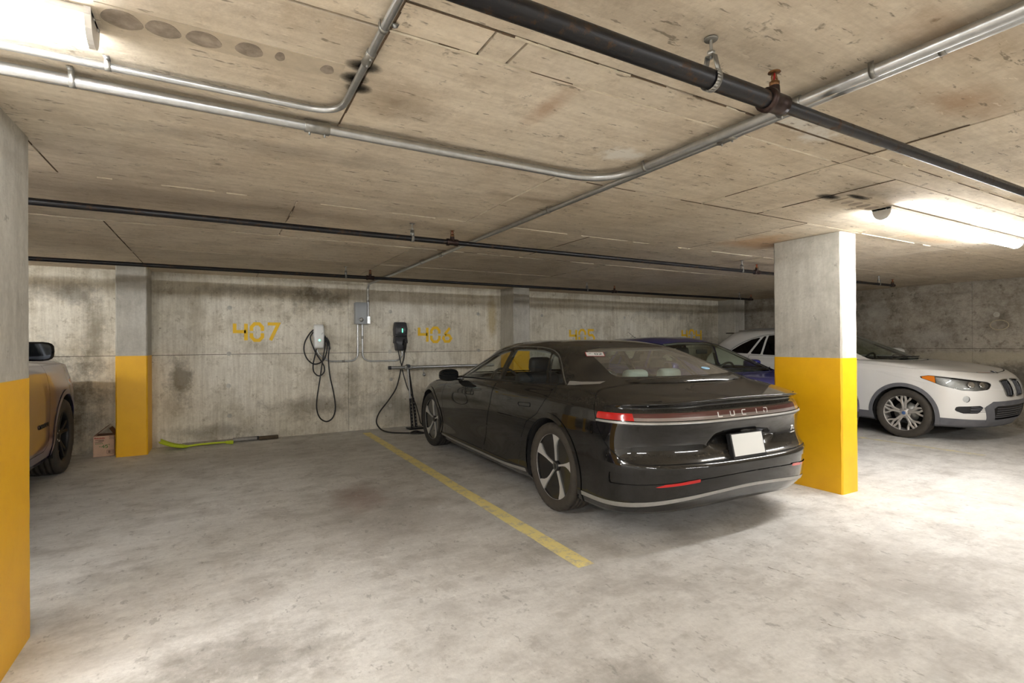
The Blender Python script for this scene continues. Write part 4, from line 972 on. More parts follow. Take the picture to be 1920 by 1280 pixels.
def surf_tube(sh, pts, r, off, name, mat, parent, sx=1, flat=1.0, n=6, end=None):
    P = []
    for p in crom([(a, b, 0) for a, b in pts], n):
        q = sh.side(p.x, p.y, sx, off)[0] if end is None else sh.end(p.x, p.y, end == 'rear', off)[0]
        P.append(q)
    # light smoothing keeps the strip fair
    for _ in range(2): P = [P[0]]+[(P[i-1]+P[i]*2+P[i+1])/4 for i in range(1, len(P)-1)]+[P[-1]]
    return MB().tube(P, r, 6).build(name, M[mat] if isinstance(mat, str) else mat, parent)
def Lv(w, z, r, f, **k): return dict(w=w, z=z, r=r, f=f, **k)
def text_mesh(name, body, size, mat, parent, M4, depth=.002, spacing=1.0):
    cu = bpy.data.curves.new(name, 'FONT'); cu.body = body; cu.size = size; cu.extrude = depth; cu.space_character = spacing; cu.align_x = 'CENTER'
    o = bpy.data.objects.new(name, cu); COL.objects.link(o); dg = bpy.context.evaluated_depsgraph_get()
    me = bpy.data.meshes.new_from_object(o.evaluated_get(dg)); bpy.data.objects.remove(o)
    me.materials.clear(); me.materials.append(mat); k = link(bpy.data.objects.new(name, me), parent); k.matrix_local = M4; return k
# ------------------------------------------------------------------ the black sedan
def black_sedan():
    t = thing('sedan_car', 'dusty black electric sedan with a full-width tail light and blank white plate', 'car', (3.215, 3.38, 0), R(-2.0))
    RR, WB, AR = .345, 2.96, .385
    def side(front_drop, base):        # z keys: rear level, middle, then the fall towards the nose
        return base
    S = lambda a, b, c, d, e: [(-.6, a), (.0, a), (1.0, b), (2.1, c), (2.96, d), (3.5, e)]
    Wd = lambda a, b, c, d: [(-.6, a), (-.2, a+.008), (.35, a), (1.4, b), (2.3, c), (2.9, c+.006), (3.4, d)]
    n3 = 3.0
    levels = [
        Lv(Wd(.70, .70, .70, .66), S(.19, .17, .17, .17, .17), (-.80, .21, -.45, n3), (3.45, .18, 3.0, 2.4), n=2, sharp=1),
        Lv(Wd(.905, .90, .90, .84), S(.178, .150, .150, .165, .17), (-1.00, .225, -.45, n3), (3.70, .17, 3.0, 2.3), n=4, sharp=1),
        Lv(Wd(.935, .925, .925, .86), S(.232, .188, .19, .22, .23), (-1.070, .328, -.47, n3), (3.76, .23, 3.0, 2.3), n=3, sharp=1),
        Lv(Wd(.945, .938, .938, .87), S(.264, .215, .218, .25, .27), (-1.082, .352, -.47, n3), (3.78, .27, 3.0, 2.3), n=6, sharp=1),
        Lv(Wd(.952, .928, .928, .885), S(.37, .36, .36, .36, .36), (-1.095, .425, -.47, n3), (3.82, .36, 3.0, 2.3), n=6),
        Lv(Wd(.962, .945, .945, .895), S(.52, .52, .52, .49, .46), (-1.10, .515, -.47, n3), (3.83, .44, 3.0, 2.3), n=3, sharp=1),
        Lv(Wd(.963, .952, .952, .895), S(.56, .56, .56, .52, .49), (-1.055, .545, -.47, n3), (3.83, .48, 3.0, 2.3), n=16),
        Lv(Wd(.962, .965, .962, .885), S(.73, .72, .70, .63, .57), (-1.030, .74, -.46, n3), (3.80, .56, 3.0, 2.3), n=4),
        Lv(Wd(.955, .962, .960, .875), S(.785, .78, .76, .675, .60), (-1.052, .785, -.46, n3), (3.78, .59, 3.0, 2.3), n=2, sharp=1),
        Lv(Wd(.950, .958, .957, .87), S(.805, .80, .775, .69, .61), (-1.040, .803, -.46, n3), (3.76, .605, 3.0, 2.3), n=3, sharp=1),
        Lv(Wd(.940, .950, .950, .86), S(.855, .845, .815, .72, .63), (-1.025, .862, -.45, n3), (3.72, .63, 3.0, 2.3), n=3, sharp=1),
        Lv(Wd(.930, .943, .943, .85), S(.88, .87, .84, .745, .65), (-.995, .900, -.45, n3), (3.68, .65, 2.95, 2.3), n=3, sharp=1),
        Lv(Wd(.916, .932, .93, .83), S(.905, .895, .865, .785, .68), (-1.085, .942, -.43, 2.9), (3.58, .69, 2.9, 2.3), n=3, sharp=1),
        Lv(Wd(.900, .918, .915, .80), S(.93, .918, .885, .815, .71), (-1.00, .960, -.42, 2.9), (3.40, .745, 2.85, 2.3), n=4),
        Lv(Wd(.880, .893, .885, .74), S(.968, .942, .91, .85, .77), (-.80, .998, -.36, 2.9), (3.06, .845, 2.5, 2.3), n=4),
        Lv([(-.6, .845), (0, .862), (1, .872), (2.1, .845)], [(-.6, 1.005), (0, .99), (1, .958), (2.1, .935)], (-.60, 1.045, -.25, 2.9), (2.66, .945, 1.98, 2.3), n=7, sharp=1),
        Lv([(-.4, .76), (.2, .80), (1, .805), (1.9, .77)], [(-.4, 1.08), (.2, 1.09), (1, 1.075), (1.9, 1.04)], (-.34, 1.125, -.02, 2.9), (2.38, 1.055, 1.72, 2.4), n=6),
        Lv([(-.1, .68), (.4, .715), (1, .725), (1.7, .68)], [(-.1, 1.165), (.4, 1.195), (1, 1.195), (1.7, 1.15)], (-.10, 1.212, .22, 2.9), (2.1, 1.165, 1.5, 2.5), n=6),
        Lv([(.2, .58), (.6, .635), (1.1, .648), (1.5, .61)], [(.2, 1.25), (.6, 1.28), (1.1, 1.285), (1.5, 1.26)], (.14, 1.290, .42, 2.8), (1.82, 1.272, 1.3, 2.5), n=4),
        Lv([(.4, .47), (.8, .53), (1.2, .53)], [(.4, 1.305), (.8, 1.325), (1.2, 1.32)], (.34, 1.325, .58, 2.6), (1.62, 1.32, 1.2, 2.5), n=5),
        Lv([(.6, .27), (1.1, .27)], [(.6, 1.345), (1.1, 1.35)], (.52, 1.344, .7, 2.4), (1.42, 1.347, 1.15, 2.4), n=4),
        Lv([(.7, .004), (1.1, .004)], [(.7, 1.352), (1.1, 1.356)], (.68, 1.352, .72, 2), (1.16, 1.356, 1.1, 2), n=1)]
    sh = Shell(levels, NR=84, NS=130, NF=30)
    # hollow pressed into the tail round the plate
    hol = [(-.37, .625), (-.27, .705), (-.1, .722), (.1, .722), (.27, .705), (.37, .655), (.25, .585), (-.25, .585)]
    d = -poly_sdf(sh.V[:, [0, 2]], hol); u = np.clip(d/.045, 0, 1); u = u*u*(3-2*u); sh.V[:, 1] += np.where((sh.V[:, 1] < -.8) & (sh.L > 5.9) & (sh.L < 8), .034*u, 0); sh.N = sh.normals(sh.F['body']); sh.freeze()
    paint_ = car_paint('dusty black paint', (.006, .006, .0065), .06, (150, 140, 122), 0, .2, .03, spec=.05)
    glass = car_glass('tinted side glass', (.86, .92, .92)); dglass = car_glass('dusty rear glass', (.82, .88, .84), .40)
    # wheel openings
    for y in (0, WB): sh.carve('body', 'void', f_circle(y, RR, AR, .55)); sh.carve('body', 'arch', f_circle(y, RR, AR+.040, .6))
    # glazing
    rear_g = [(-.60, 1.075), (.60, 1.075), (.50, 1.245), (.36, 1.262), (-.36, 1.262), (-.50, 1.245)]
    sh.carve('body', 'rear_window', f_end(rear_g, .012, .55, True))
    sh.carve('body', 'windscreen', f_end([(-.66, .985), (-.3, .972), (.3, .972), (.66, .985), (.52, 1.235), (0, 1.262), (-.52, 1.235)], .012, 1.5, False))
    fw = [(2.03, .955), (1.80, 1.075), (1.55, 1.18), (1.36, 1.232), (1.175, 1.256), (1.115, .968)]
    rw = [(1.045, .972), (1.09, 1.26), (.80, 1.262), (.55, 1.25), (.415, 1.232), (.205, .990)]
    qw = [(.165, .994), (.372, 1.222), (.26, 1.19), (.10, 1.10), (-.045, 1.008)]
    for nm, pl in (('front_door_window', fw), ('rear_door_window', rw), ('quarter_window', qw)): sh.carve('body', nm, f_side(pl, .004, .5))
    # trunk lid, doors
    trunk = [(-.50, .99), (-.60, .79), (-.70, .64), (-.80, .556), (-.9, .532), (-1.4, .532), (-1.4, 1.3), (-.63, 1.3), (-.625, 1.045)]
    def f_trunk(V, L): return poly_sdf(V[:, 1:3], trunk)
    sh.carve('body', 'trunk_lid', f_trunk, .0028)
    fd = [(2.20, .93), (2.40, .86), (2.47, .70), (2.47, .34), (2.42, .245), (1.34, .245), (1.25, .45), (1.09, .75), (1.08, .957)]
    rd = [(1.07, .958), (1.08, .75), (1.24, .45), (1.33, .245), (.55, .245), (.47, .50), (.36, .66), (.19, .74), (.06, .90), (.01, .985)]
    sh.carve('body', 'front_door', f_side(fd, 0, .6), .0028); sh.carve('body', 'rear_door', f_side(rd, 0, .6), .0028)
    sh.carve('body', 'hood', f_level(13.2, 14.92, .1, lambda V: 2.2-V[:, 1]), .0028)
    # lamps and bright strips on the tail
    rear = lambda y: (lambda V: V[:, 1]-y)
    sh.carve('trunk_lid', 'tail_bar', f_level(9.05, 9.95, .05, rear(-.60))); sh.carve('trunk_lid', 'chrome_line', f_level(8.05, 8.75, .05, rear(-.60)))
    sh.carve('tail_bar', 'tail_red', lambda V, L: .835-np.abs(V[:, 0]))
    sh.carve('tail_bar', 'tail_lower', f_level(9.0, 9.42, .05))
    sh.carve('tail_bar', 'tail_glow', f_level(9.68, 9.80, .05, lambda V: np.abs(V[:, 0])-.78))
    sh.carve('body', 'strip', f_level(2.0, 3.0, .05, lambda V: V[:, 1]-2.62)); sh.carve('body', 'skirt', f_level(-.1, 2.0, .05))
    sh.carve('body', 'reflector', lambda V, L: np.maximum(poly_sdf(np.stack([np.abs(V[:, 0]), V[:, 2]], 1), [(.45, .415), (.47, .430), (.70, .412), (.76, .392), (.73, .390)])-.0015, V[:, 1]+.6))
    sh.carve('body', 'bumper_channel', f_level(4.12, 4.62, .05, rear(-.72)))
    B = lambda reg, nm, mt, off=0.0, fn=None: sh.build(reg, nm, M[mt] if isinstance(mt, str) else mt, t, off, fn=fn)
    B('body', 'body_shell', paint_); B('trunk_lid', 'trunk_lid', paint_); B('hood', 'hood', paint_)
    for s_ in (-1, 1):
        g = (lambda c, s_=s_: c[:, 0]*s_ > 0)
        for reg, nm, mt in (('front_door', 'front_door', paint_), ('rear_door', 'rear_door', paint_), ('front_door_window', 'front_door_window', glass), ('rear_door_window', 'rear_door_window', glass), ('quarter_window', 'quarter_window', glass), ('tail_red', 'tail_lamp', 'red_lens'), ('reflector', 'reflector', 'red_lens')):
            B(reg, nm, mt, 0, g)
    for s_ in (-1, 1):
        for y in (0, WB): B('arch', 'wheel_arch_trim', paint_, .006, lambda c, s_=s_, y=y: (c[:, 0]*s_ > 0) & (np.abs(c[:, 1]-y) < 1))
    B('rear_window', 'rear_window', dglass); B('windscreen', 'windscreen', glass); B('panel_gap', 'panel_gap', 'gap', -.004)
    B('tail_bar', 'tail_light_bar', 'smoke_lens'); B('tail_lower', 'tail_light_strip', 'grey_lens'); B('tail_glow', 'tail_light_line', 'red_lens', .001); B('chrome_line', 'chrome_line', 'trim_silver', .004); B('strip', 'silver_strip', 'trim_silver', .002); B('skirt', 'lower_skirt', 'gloss_black')
    B('bumper_channel', 'bumper_channel', paint_, -.007)
    # cabin lining: the shell again, a little further in
    sh.F['lin'] = np.concatenate([sh.F[k] for k in ('body', 'front_door', 'rear_door', 'trunk_lid', 'hood', 'arch')]); o = sh.build('lin', 'cabin_lining', M['cabin'], t, -.03, True, fn=lambda c: (c[:, 1] < 2.4) & (c[:, 1] > -.95) & (c[:, 2] > .5) & (c[:, 2] < 1.2)); sh.build('lin', 'headliner', M['headliner'], t, -.03, True, fn=lambda c: c[:, 2] >= 1.2)
    MB().bb(-.9, .9, -.5, 3.3, .17, .2).build('underbody', M['satin_black'], t)
    wheel_wells(t, (0, WB), RR, AR, .66, .945)
    # plate in its recess
    pc, pn = sh.end(0, .62, True); 
    PM = Matrix.Translation((0, -1.062, .612)) @ Matrix.Rotation(R(90-13), 4, 'X')
    mb = MB(); mb.prism([(.165*math.copysign(1, a)*1, b) for a, b in ((-1, -.085), (1, -.085), (1, .085), (-1, .085))], -.03, .002, PM); mb.build('plate_frame', M['satin_black'], t)
    mb = MB(); mb.prism([(-.152, -.068), (.152, -.068), (.152, .078), (-.152, .078)], .002, .005, PM); mb.build('licence_plate', M['plate'], t)
    # maker's letters across the light bar
    LET = {'L': [[(0, 1), (0, 0), (.8, 0)]], 'U': [[(0, 1), (0, .15), (.15, 0), (.65, 0), (.8, .15), (.8, 1)]], 'C': [[(.8, 1), (.15, 1), (0, .85), (0, .15), (.15, 0), (.8, 0)]], 'I': [[(.1, 0), (.1, 1)]], 'D': [[(0, 1), (.65, 1), (.8, .85), (.8, .15), (.65, 0)], [(0, .55), (0, 0)]]}
    e = bpy.data.objects.new('maker_lettering', None); link(e, t); e['label'] = 'spaced chrome letters'
    for i, ch in enumerate('LUCID'):
        x0 = -.255+i*.115+(.03 if ch == 'I' else 0); mb = MB()
        q = sh.end(x0+.02, .832, True, .0)[0]; q2 = sh.end(x0+.05, .832, True, .0)[0]; ang = math.atan2(q2.y-q.y, .03)
        LM = Matrix.Translation((x0, q.y-.002, .817)) @ Matrix.Rotation(ang, 4, 'Z') @ Matrix.Rotation(R(90-14), 4, 'X')
        for st in LET[ch]: ribbon(mb, [(a*.046, b*.032) for a, b in st], .0062, LM, -.004, .004)
        mb.build('letter', M['letter'], e)
    # small bear badge on the right of the tail
    mb = MB(); bx = .60; q = sh.end(bx, .66, True, .002)[0]; q2 = sh.end(bx+.05, .66, True)[0]; ang = math.atan2(q2.y-q.y, .05); LM = Matrix.Translation((bx, q.y-.002, .655)) @ Matrix.Rotation(ang, 4, 'Z') @ Matrix.Rotation(R(90), 4, 'X')
    for st in ([(-.02, .0), (.0, .022), (.018, .028), (.03, .012), (.045, .0)], [(-.005, .008), (.02, .008)], [(-.035, -.018), (.055, -.018)]): ribbon(mb, st, .006, LM, -.003, .003)
    mb.build('side_badge', M['letter'], t)
    # raised lip under the rear glass
    mb = MB(); vs = []; n = 30; F_ = []
    for k in range(n+1):
        u = -1+2*k/n; x = u*.60; yb = -.655-.0*u*u+.16*abs(u)**3; i = np.argmin((sh.V[:, 0]-x)**2+(sh.V[:, 1]-yb)**2+1e3*(sh.V[:, 2] < .9)); z = sh.V[i, 2]; hh = .022*(1-abs(u)**6)
        vs += [(x, yb+.10, z+.012), (x, yb+.02, z+.010+hh), (x, yb-.02, z+.004+hh), (x, yb-.035, z-.004)]
    mb.add(vs, [(4*k+j, 4*k+j+1, 4*k+j+5, 4*k+j+4) for k in range(n) for j in range(3)], True); mb.build('deck_lip', paint_, t)
    # window surround and roof line in satin metal
    for s_ in (-1, 1):
        surf_tube(sh, [(2.10, .945), (1.82, 1.095), (1.55, 1.207), (1.2, 1.278), (.85, 1.287), (.5, 1.268), (.28, 1.215), (.1, 1.125), (-.06, 1.02), (-.10, .998)], .0055, .002, 'window_trim', 'galv_dull', t, s_)
        surf_tube(sh, [(2.05, .945), (1.1, .962), (.2, .983), (-.06, 1.0)], .0045, .002, 'belt_trim', 'satin_black', t, s_)
        mb = MB(); vs = []
        for k in range(7):
            y = -.12-.30*k/6
            for zz in (.992+.004*k, 1.024+.001*k): vs.append(tuple(sh.side(y, zz, s_, .004)[0]))
        mb.add(vs, [(2*k, 2*k+1, 2*k+3, 2*k+2) for k in range(6)], True); mb.build('pillar_trim', M['trim_silver'], t)
        # door handles, flush
        for y in (1.62, .42):
            mb = MB(); pts = [sh.side(a, b, s_, .0015)[0] for a, b in ((y-.10, .785), (y+.09, .775), (y+.105, .792), (y+.10, .806), (y-.09, .817), (y-.105, .803))]
            mb.tube(pts, .0028, 5, closed=True); mb.build('door_handle', M['gap'], t)
        # mirror
        e = bpy.data.objects.new('door_mirror', None); link(e, t); bx = s_*1.03
        bm_ = MB(); vs = []; 
        for i in range(9):
            v = i/8; yy = 2.04+.13*v; k = math.sqrt(max(.02, 1-(v*1.0)**2.2))
            for a in np.linspace(0, 2*PI, 18, endpoint=False): vs.append((bx+s_*.115*k*math.copysign(abs(math.cos(a))**.7, math.cos(a)), yy, .965+.068*k*math.copysign(abs(math.sin(a))**.7, math.sin(a))))
        bm_.add(vs, [(i*18+k, i*18+(k+1) % 18, (i+1)*18+(k+1) % 18, (i+1)*18+k) for i in range(8) for k in range(18)]+[tuple(range(18))[::-1], tuple(range(8*18, 9*18))], True); bm_.build('mirror_shell', M['gloss_black'], e)
        MB().prism([(.10*math.copysign(abs(math.cos(a))**.6, math.cos(a)), .056*math.copysign(abs(math.sin(a))**.6, math.sin(a))) for a in np.linspace(0, 2*PI, 20, endpoint=False)], 0, .004, Matrix.Translation((bx, 2.041, .965)) @ Matrix.Rotation(PI/2, 4, 'X')).build('mirror_glass', M['mirror_dark'], e)
        MB().tube([(s_*.86, 2.06, .925), (s_*.94, 2.08, .925), (s_*1.0, 2.1, .94)], [.03, .024, .022], 10).build('mirror_arm', M['gloss_black'], e)
        MB().tube([(bx-s_*.10, 2.045, .985), (bx+s_*.05, 2.043, .99), (bx+s_*.105, 2.05, .97)], .012, 8).build('mirror_cap', M['gloss_black'], e)
    # cabin
    MB().bb(-.78, .78, -.52, 2.3, .22, .30).build('cabin_floor', M['cabin'], t)
    rbox((0, -.30, .93), (1.40, .62, .05), .02).build('parcel_shelf', M['seat_pale'], t)
    rbox((0, .28, .62), (1.36, .16, .60), .05, Matrix.Rotation(R(16), 3, 'X')).build('rear_bench_back', M['seat_pale'], t)
    rbox((0, .55, .42), (1.36, .55, .18), .06).build('rear_bench_cushion', M['seat_pale'], t)
    for x in (-.40, .0, .40): rbox((x, .10, 1.00), (.25, .11, .16), .045, Matrix.Rotation(R(8), 3, 'X')).build('rear_headrest', M['seat_pale'], t)
    for x in (-.38, .38): seat(t, x, 1.28, .42, 'seat_dark', .60)
    rbox((0, 2.15, .80), (1.45, .35, .22), .06).build('dashboard', M['cabin'], t); steering_wheel(t, (-.38, 1.90, .86))
    # stickers on the rear glass
    def decal(x, z, w, h, mat, nm, tilt=0):
        q, n_ = sh.end(x, z, True, .003); z_ = n_; x_ = Vector((0, 0, 1)).cross(z_).normalized(); y_ = z_.cross(x_)
        Mx = Matrix((( x_.x, y_.x, z_.x, q.x), (x_.y, y_.y, z_.y, q.y), (x_.z, y_.z, z_.z, q.z), (0, 0, 0, 1))) @ Matrix.Rotation(tilt, 4, 'Z')
        mb = MB(); mb.prism([(-w/2, -h/2), (w/2, -h/2), (w/2, h/2), (-w/2, h/2)], 0, .001, Mx); o = mb.build(nm, mat, t); return o, Mx
    o, Mx = decal(-.50, 1.222, .155, .095, M['red_print'], 'permit_sticker'); mb = MB(); mb.prism([(-.072, -.042), (.072, -.042), (.072, .042), (-.072, .042)], .001, .0016, Mx); mb.build('sticker_face', M['plate'], o)
    mb = MB()
    for st in ([(.0, -.018), (.0, .018), (.02, .018), (.02, -.018), (.0, -.018)], [(.032, .018), (.052, .018), (.052, .0), (.032, -.018), (.054, -.018)]): ribbon(mb, st, .006, Mx, .0016, .0022)
    ribbon(mb, [(-.05, .01), (-.03, .02)], .005, Mx, .0016, .0022)
    mb.build('sticker_number', M['satin_black'], o)
    mb = MB(); q, n_ = sh.end(.34, 1.10, True, .003); mb.prism([(.05*math.cos(a), .03*math.sin(a)) for a in np.linspace(0, 2*PI, 16, endpoint=False)], 0, .001, Matrix.Translation(q) @ n_.to_track_quat('Z', 'Y').to_matrix().to_4x4()); mb.build('round_sticker', simple('pale blue sticker', C_(150, 190, 214), .5), t)
    for s_ in (-1, 1):
        for y, st in ((0, 0), (WB, R(1.5))): wheel(t, s_*.832, y, RR, .235, .262, 'aero5', s_, 'tyre_dusty' if y == 0 else 'tyre', 'alloy', st)
    return t
black_sedan()
# ------------------------------------------------------------------ the three other cars share one body family
def tall_levels(sx, sy, sz, hoodz=1.0):
    K = lambda ks, a: [(y*sy, v*a) for y, v in ks]
    W_ = lambda a, b, c: K([(-.6, a-.01), (0, a), (1.2, b), (2.2, a), (2.7, a), (3.2, c)], sx)
    Z_ = lambda a, b, c, d, e: K([(-.6, a), (.4, b), (1.4, b), (2.1, c), (2.67, d), (3.2, e)], sz)
    E_ = lambda y, z, yc, n: (y*sy, z*sz, yc*sy, n)
    return [
        Lv(W_(.70, .70, .62), Z_(.24, .24, .24, .24, .24), E_(-.66, .30, -.4, 3), E_(3.2, .24, 2.9, 2.6), n=2, sharp=1),
        Lv(W_(.865, .86, .80), Z_(.24, .215, .215, .21, .20), E_(-.80, .30, -.4, 3), E_(3.44, .20, 2.9, 2.7), n=4, sharp=1),
        Lv(W_(.90, .895, .83), Z_(.38, .33, .33, .33, .31), E_(-.87, .45, -.4, 3), E_(3.51, .30, 2.9, 2.7), n=5),
        Lv(W_(.908, .897, .845), Z_(.52, .50, .50, .50, .46), E_(-.885, .58, -.4, 3), E_(3.55, .44, 2.9, 2.7), n=6),
        Lv(W_(.912, .905, .85), Z_(.70, .68, .68, .66, .60), E_(-.875, .75, -.4, 3), E_(3.56, .57, 2.9, 2.7), n=6),
        Lv(W_(.905, .902, .845), Z_(.87, .85, .84, .81, .74), E_(-.86, .92, -.4, 3), E_(3.545, .70, 2.9, 2.6), n=5),
        Lv(W_(.885, .888, .81), Z_(.99, .965, .955, .905, .83), E_(-.84, 1.0, -.38, 3), E_(3.50, .80, 2.85, 2.5), n=4),
        Lv(W_(.862, .862, .76), Z_(1.045, 1.02, 1.0, .955*hoodz, .885), E_(-.82, 1.045, -.38, 3), E_(3.40, .885, 2.8, 2.5), n=4, sharp=1),
        Lv(W_(.84, .842, .66), Z_(1.065, 1.04, 1.02, .985*hoodz, .93), E_(-.81, 1.075, -.38, 3), E_(3.08, .962, 2.5, 2.5), n=5),
        Lv(K([(-.6, .81), (0, .826), (1.2, .83), (2, .80)], sx), K([(-.6, 1.09), (.4, 1.075), (1.4, 1.06), (2, 1.045)], sz), E_(-.79, 1.11, -.36, 3), E_(2.42, 1.035, 1.86, 2.6), n=6, sharp=1),
        Lv(K([(-.6, .745), (0, .765), (1.2, .772), (2, .74)], sx), K([(-.6, 1.235), (.4, 1.225), (1.2, 1.215), (2, 1.19)], sz), E_(-.67, 1.25, -.25, 3), E_(2.02, 1.20, 1.5, 2.6), n=6),
        Lv(K([(-.4, .675), (.1, .70), (1.0, .705), (1.6, .67)], sx), K([(-.4, 1.375), (.1, 1.38), (1.0, 1.38), (1.6, 1.35)], sz), E_(-.50, 1.40, -.1, 3), E_(1.60, 1.375, 1.1, 2.6), n=6),
        Lv(K([(-.2, .60), (.3, .625), (.9, .625), (1.2, .60)], sx), K([(-.2, 1.475), (.3, 1.49), (.9, 1.49), (1.2, 1.48)], sz), E_(-.38, 1.49, .0, 2.8), E_(1.30, 1.485, .85, 2.6), n=4),
        Lv(K([(.0, .48), (.8, .50)], sx), K([(.0, 1.53), (.8, 1.545)], sz), E_(-.20, 1.53, .1, 2.6), E_(1.1, 1.535, .75, 2.6), n=4),
        Lv(K([(.1, .27), (.7, .27)], sx), K([(.1, 1.56), (.7, 1.568)], sz), E_(.0, 1.555, .15, 2.4), E_(.9, 1.562, .7, 2.4), n=4),
        Lv(K([(.2, .004), (.6, .004)], sx), K([(.2, 1.566), (.6, 1.574)], sz), E_(.16, 1.565, .2, 2), E_(.64, 1.574, .6, 2), n=1)]

KID = [(.036, .63), (.040, .785), (.07, .812), (.26, .80), (.295, .76), (.27, .65), (.225, .605), (.07, .598)]
def tall_car(name, label, loc, rz, scale, paint_, R_, rim, style, clad, glass_side, glass_front, arch=(.365, .415), tyre='tyre', metal='alloy', seatmat='seat_dark', drive=-1, steer=0.0, hoodz=1.0, NS=90, twidth=.225, fold=False, kidney=False, mirror_x=1.0):
    t = thing(name, label, 'car', loc, rz); sx, sy, sz = scale; WB = 2.67*sy
    sh = Shell(tall_levels(sx, sy, sz, hoodz), NR=26, NS=NS, NF=52); sh.freeze()
    PS = lambda pl: [(a*sy, b*sz) for a, b in pl]; PE = lambda pl: [(a*sx, b*sz) for a, b in pl]
    for y in (0, WB): sh.carve('body', 'void', f_circle(y, R_, arch[0], .5)); sh.carve('body', 'arch', f_circle(y, R_, arch[1], .55))
    ws = PE([(-.70, 1.062), (-.35, 1.05), (.35, 1.05), (.70, 1.062), (.575, 1.44), (.3, 1.465), (-.3, 1.465), (-.575, 1.44)])
    sh.carve('body', 'windscreen', f_end(ws, .01, 1.05*sy, False))
    sh.carve('body', 'rear_window', f_end(PE([(-.56, 1.16), (.56, 1.16), (.48, 1.41), (-.48, 1.41)]), .012, -.1*sy, True))
    for nm, pl in (('front_door_window', [(1.93, 1.085), (1.70, 1.21), (1.42, 1.345), (1.24, 1.42), (1.17, 1.435), (1.16, 1.085)]), ('rear_door_window', [(1.10, 1.088), (1.11, 1.44), (.8, 1.442), (.56, 1.425), (.53, 1.10)]), ('vent_window', [(.485, 1.105), (.515, 1.418), (.47, 1.41), (.29, 1.112)]), ('quarter_window', [(.235, 1.115), (.41, 1.395), (.25, 1.36), (.06, 1.27), (-.12, 1.16), (-.08, 1.125)])):
        sh.carve('body', nm, f_side(PS(pl), .003, .45))
    fd = PS([(2.06, 1.05), (2.10, .75), (2.08, .36), (1.98, .31), (1.22, .31), (1.12, .55), (1.13, 1.07)]); rd = PS([(1.11, 1.07), (1.10, .55), (1.2, .31), (.60, .31), (.46, .56), (.28, .74), (.24, .9), (.27, 1.09)])
    sh.carve('body', 'front_door', f_side(fd, 0, .5), .0028); sh.carve('body', 'rear_door', f_side(rd, 0, .5), .0028)
    sh.carve('body', 'hood', f_level(7.1, 8.9, .12, lambda V: 1.95*sy-V[:, 1]), .0028)
    U = lambda V: V[:, 1]/sy-2.9+.91-np.abs(V[:, 0])/sx
    def f_u(poly, r=0.0):
        def fn(V, L):
            d = poly_sdf(np.stack([U(V), V[:, 2]/sz], 1), poly)-r
            return np.where(V[:, 1] > 2.2*sy, d, np.maximum(d, .05))
        return fn
    sh.carve('body', 'head_lamp', f_u([(.0, .838), (.10, .858), (.40, .835), (.95, .782), (1.00, .76), (.93, .705), (.70, .688), (.50, .695), (.25, .745)], .006), .0022)
    sh.carve('head_lamp', 'amber', lambda V, L: U(V)-.17)
    kid = KID if kidney else [(.0, .70), (.0, .73), (.40, .745), (.46, .735), (.40, .715)]
    for s_ in (-1, 1): sh.carve('body', 'grille', f_end(PE([(s_*a, b) for a, b in kid]), .004, 3.0*sy, False))
    sh.carve('body', 'lower_intake', f_end(PE([(-.40, .315), (.40, .315), (.47, .45), (.42, .475), (-.42, .475), (-.47, .45)]), .008, 3.0*sy, False))
    sh.carve('body', 'intake_frame', f_end(PE([(-.52, .29), (.52, .29), (.60, .47), (.50, .535), (-.50, .535), (-.60, .47)]), .01, 3.0*sy, False))
    sh.carve('body', 'side_intake', f_u([(.40, .43), (.43, .475), (.78, .49), (.83, .47), (.76, .40), (.52, .395)], .004))
    sh.carve('body', 'fog', f_u([(.56+.055*math.cos(a), .575+.042*math.sin(a)) for a in np.linspace(0, 2*PI, 16, endpoint=False)]))
    sh.carve('body', 'skirt', f_level(-.1, 2.0, .05))
    B = lambda reg, nm, mt, off=0.0, fn=None: sh.build(reg, nm, M[mt] if isinstance(mt, str) else mt, t, off, fn=fn)
    B('body', 'body_shell', paint_); B('hood', 'hood', paint_); B('panel_gap', 'panel_gap', 'gap', -.004); B('skirt', 'lower_skirt', clad)
    for s_ in (-1, 1):
        g = (lambda c, s_=s_: c[:, 0]*s_ > 0)
        for reg, nm, mt, off in (('front_door', 'front_door', paint_, 0), ('rear_door', 'rear_door', paint_, 0), ('front_door_window', 'front_door_window', glass_front, 0), ('rear_door_window', 'rear_door_window', glass_side, 0), ('vent_window', 'vent_window', glass_side, 0), ('quarter_window', 'quarter_window', glass_side, 0),
                                 ('head_lamp', 'head_lamp_lens', 'lens_clear', 0), ('head_lamp', 'head_lamp_back', 'galv_dull', -.03), ('amber', 'turn_signal', 'amber', 0), ('grille', 'grille', 'black', -.025), ('side_intake', 'side_intake', 'satin_black', -.012), ('fog', 'fog_lamp', 'galv', -.01)):
            o = B(reg, nm, mt, off, g)
        for y in (0, WB): B('arch', 'wheel_arch_trim', clad if clad is not paint_ else paint_, .006, lambda c, s_=s_, y=y: (c[:, 0]*s_ > 0) & (np.abs(c[:, 1]-y) < 1))
    B('lower_intake', 'lower_intake', 'satin_black', -.02); B('intake_frame', 'intake_frame', clad if clad is not paint_ else 'satin_black', .003); B('windscreen', 'windscreen', glass_front); B('rear_window', 'rear_window', glass_side)
    sh.F['lin'] = np.concatenate([sh.F[k] for k in ('body', 'front_door', 'rear_door', 'hood')]); sh.build('lin', 'cabin_lining', M['cabin'], t, -.03, True, fn=lambda c: (c[:, 1] < 2.05*sy) & (c[:, 1] > -.75*sy) & (c[:, 2] > .5) & (c[:, 2] < 1.3*sz)); sh.build('lin', 'headliner', M['headliner'], t, -.03, True, fn=lambda c: c[:, 2] >= 1.3*sz)
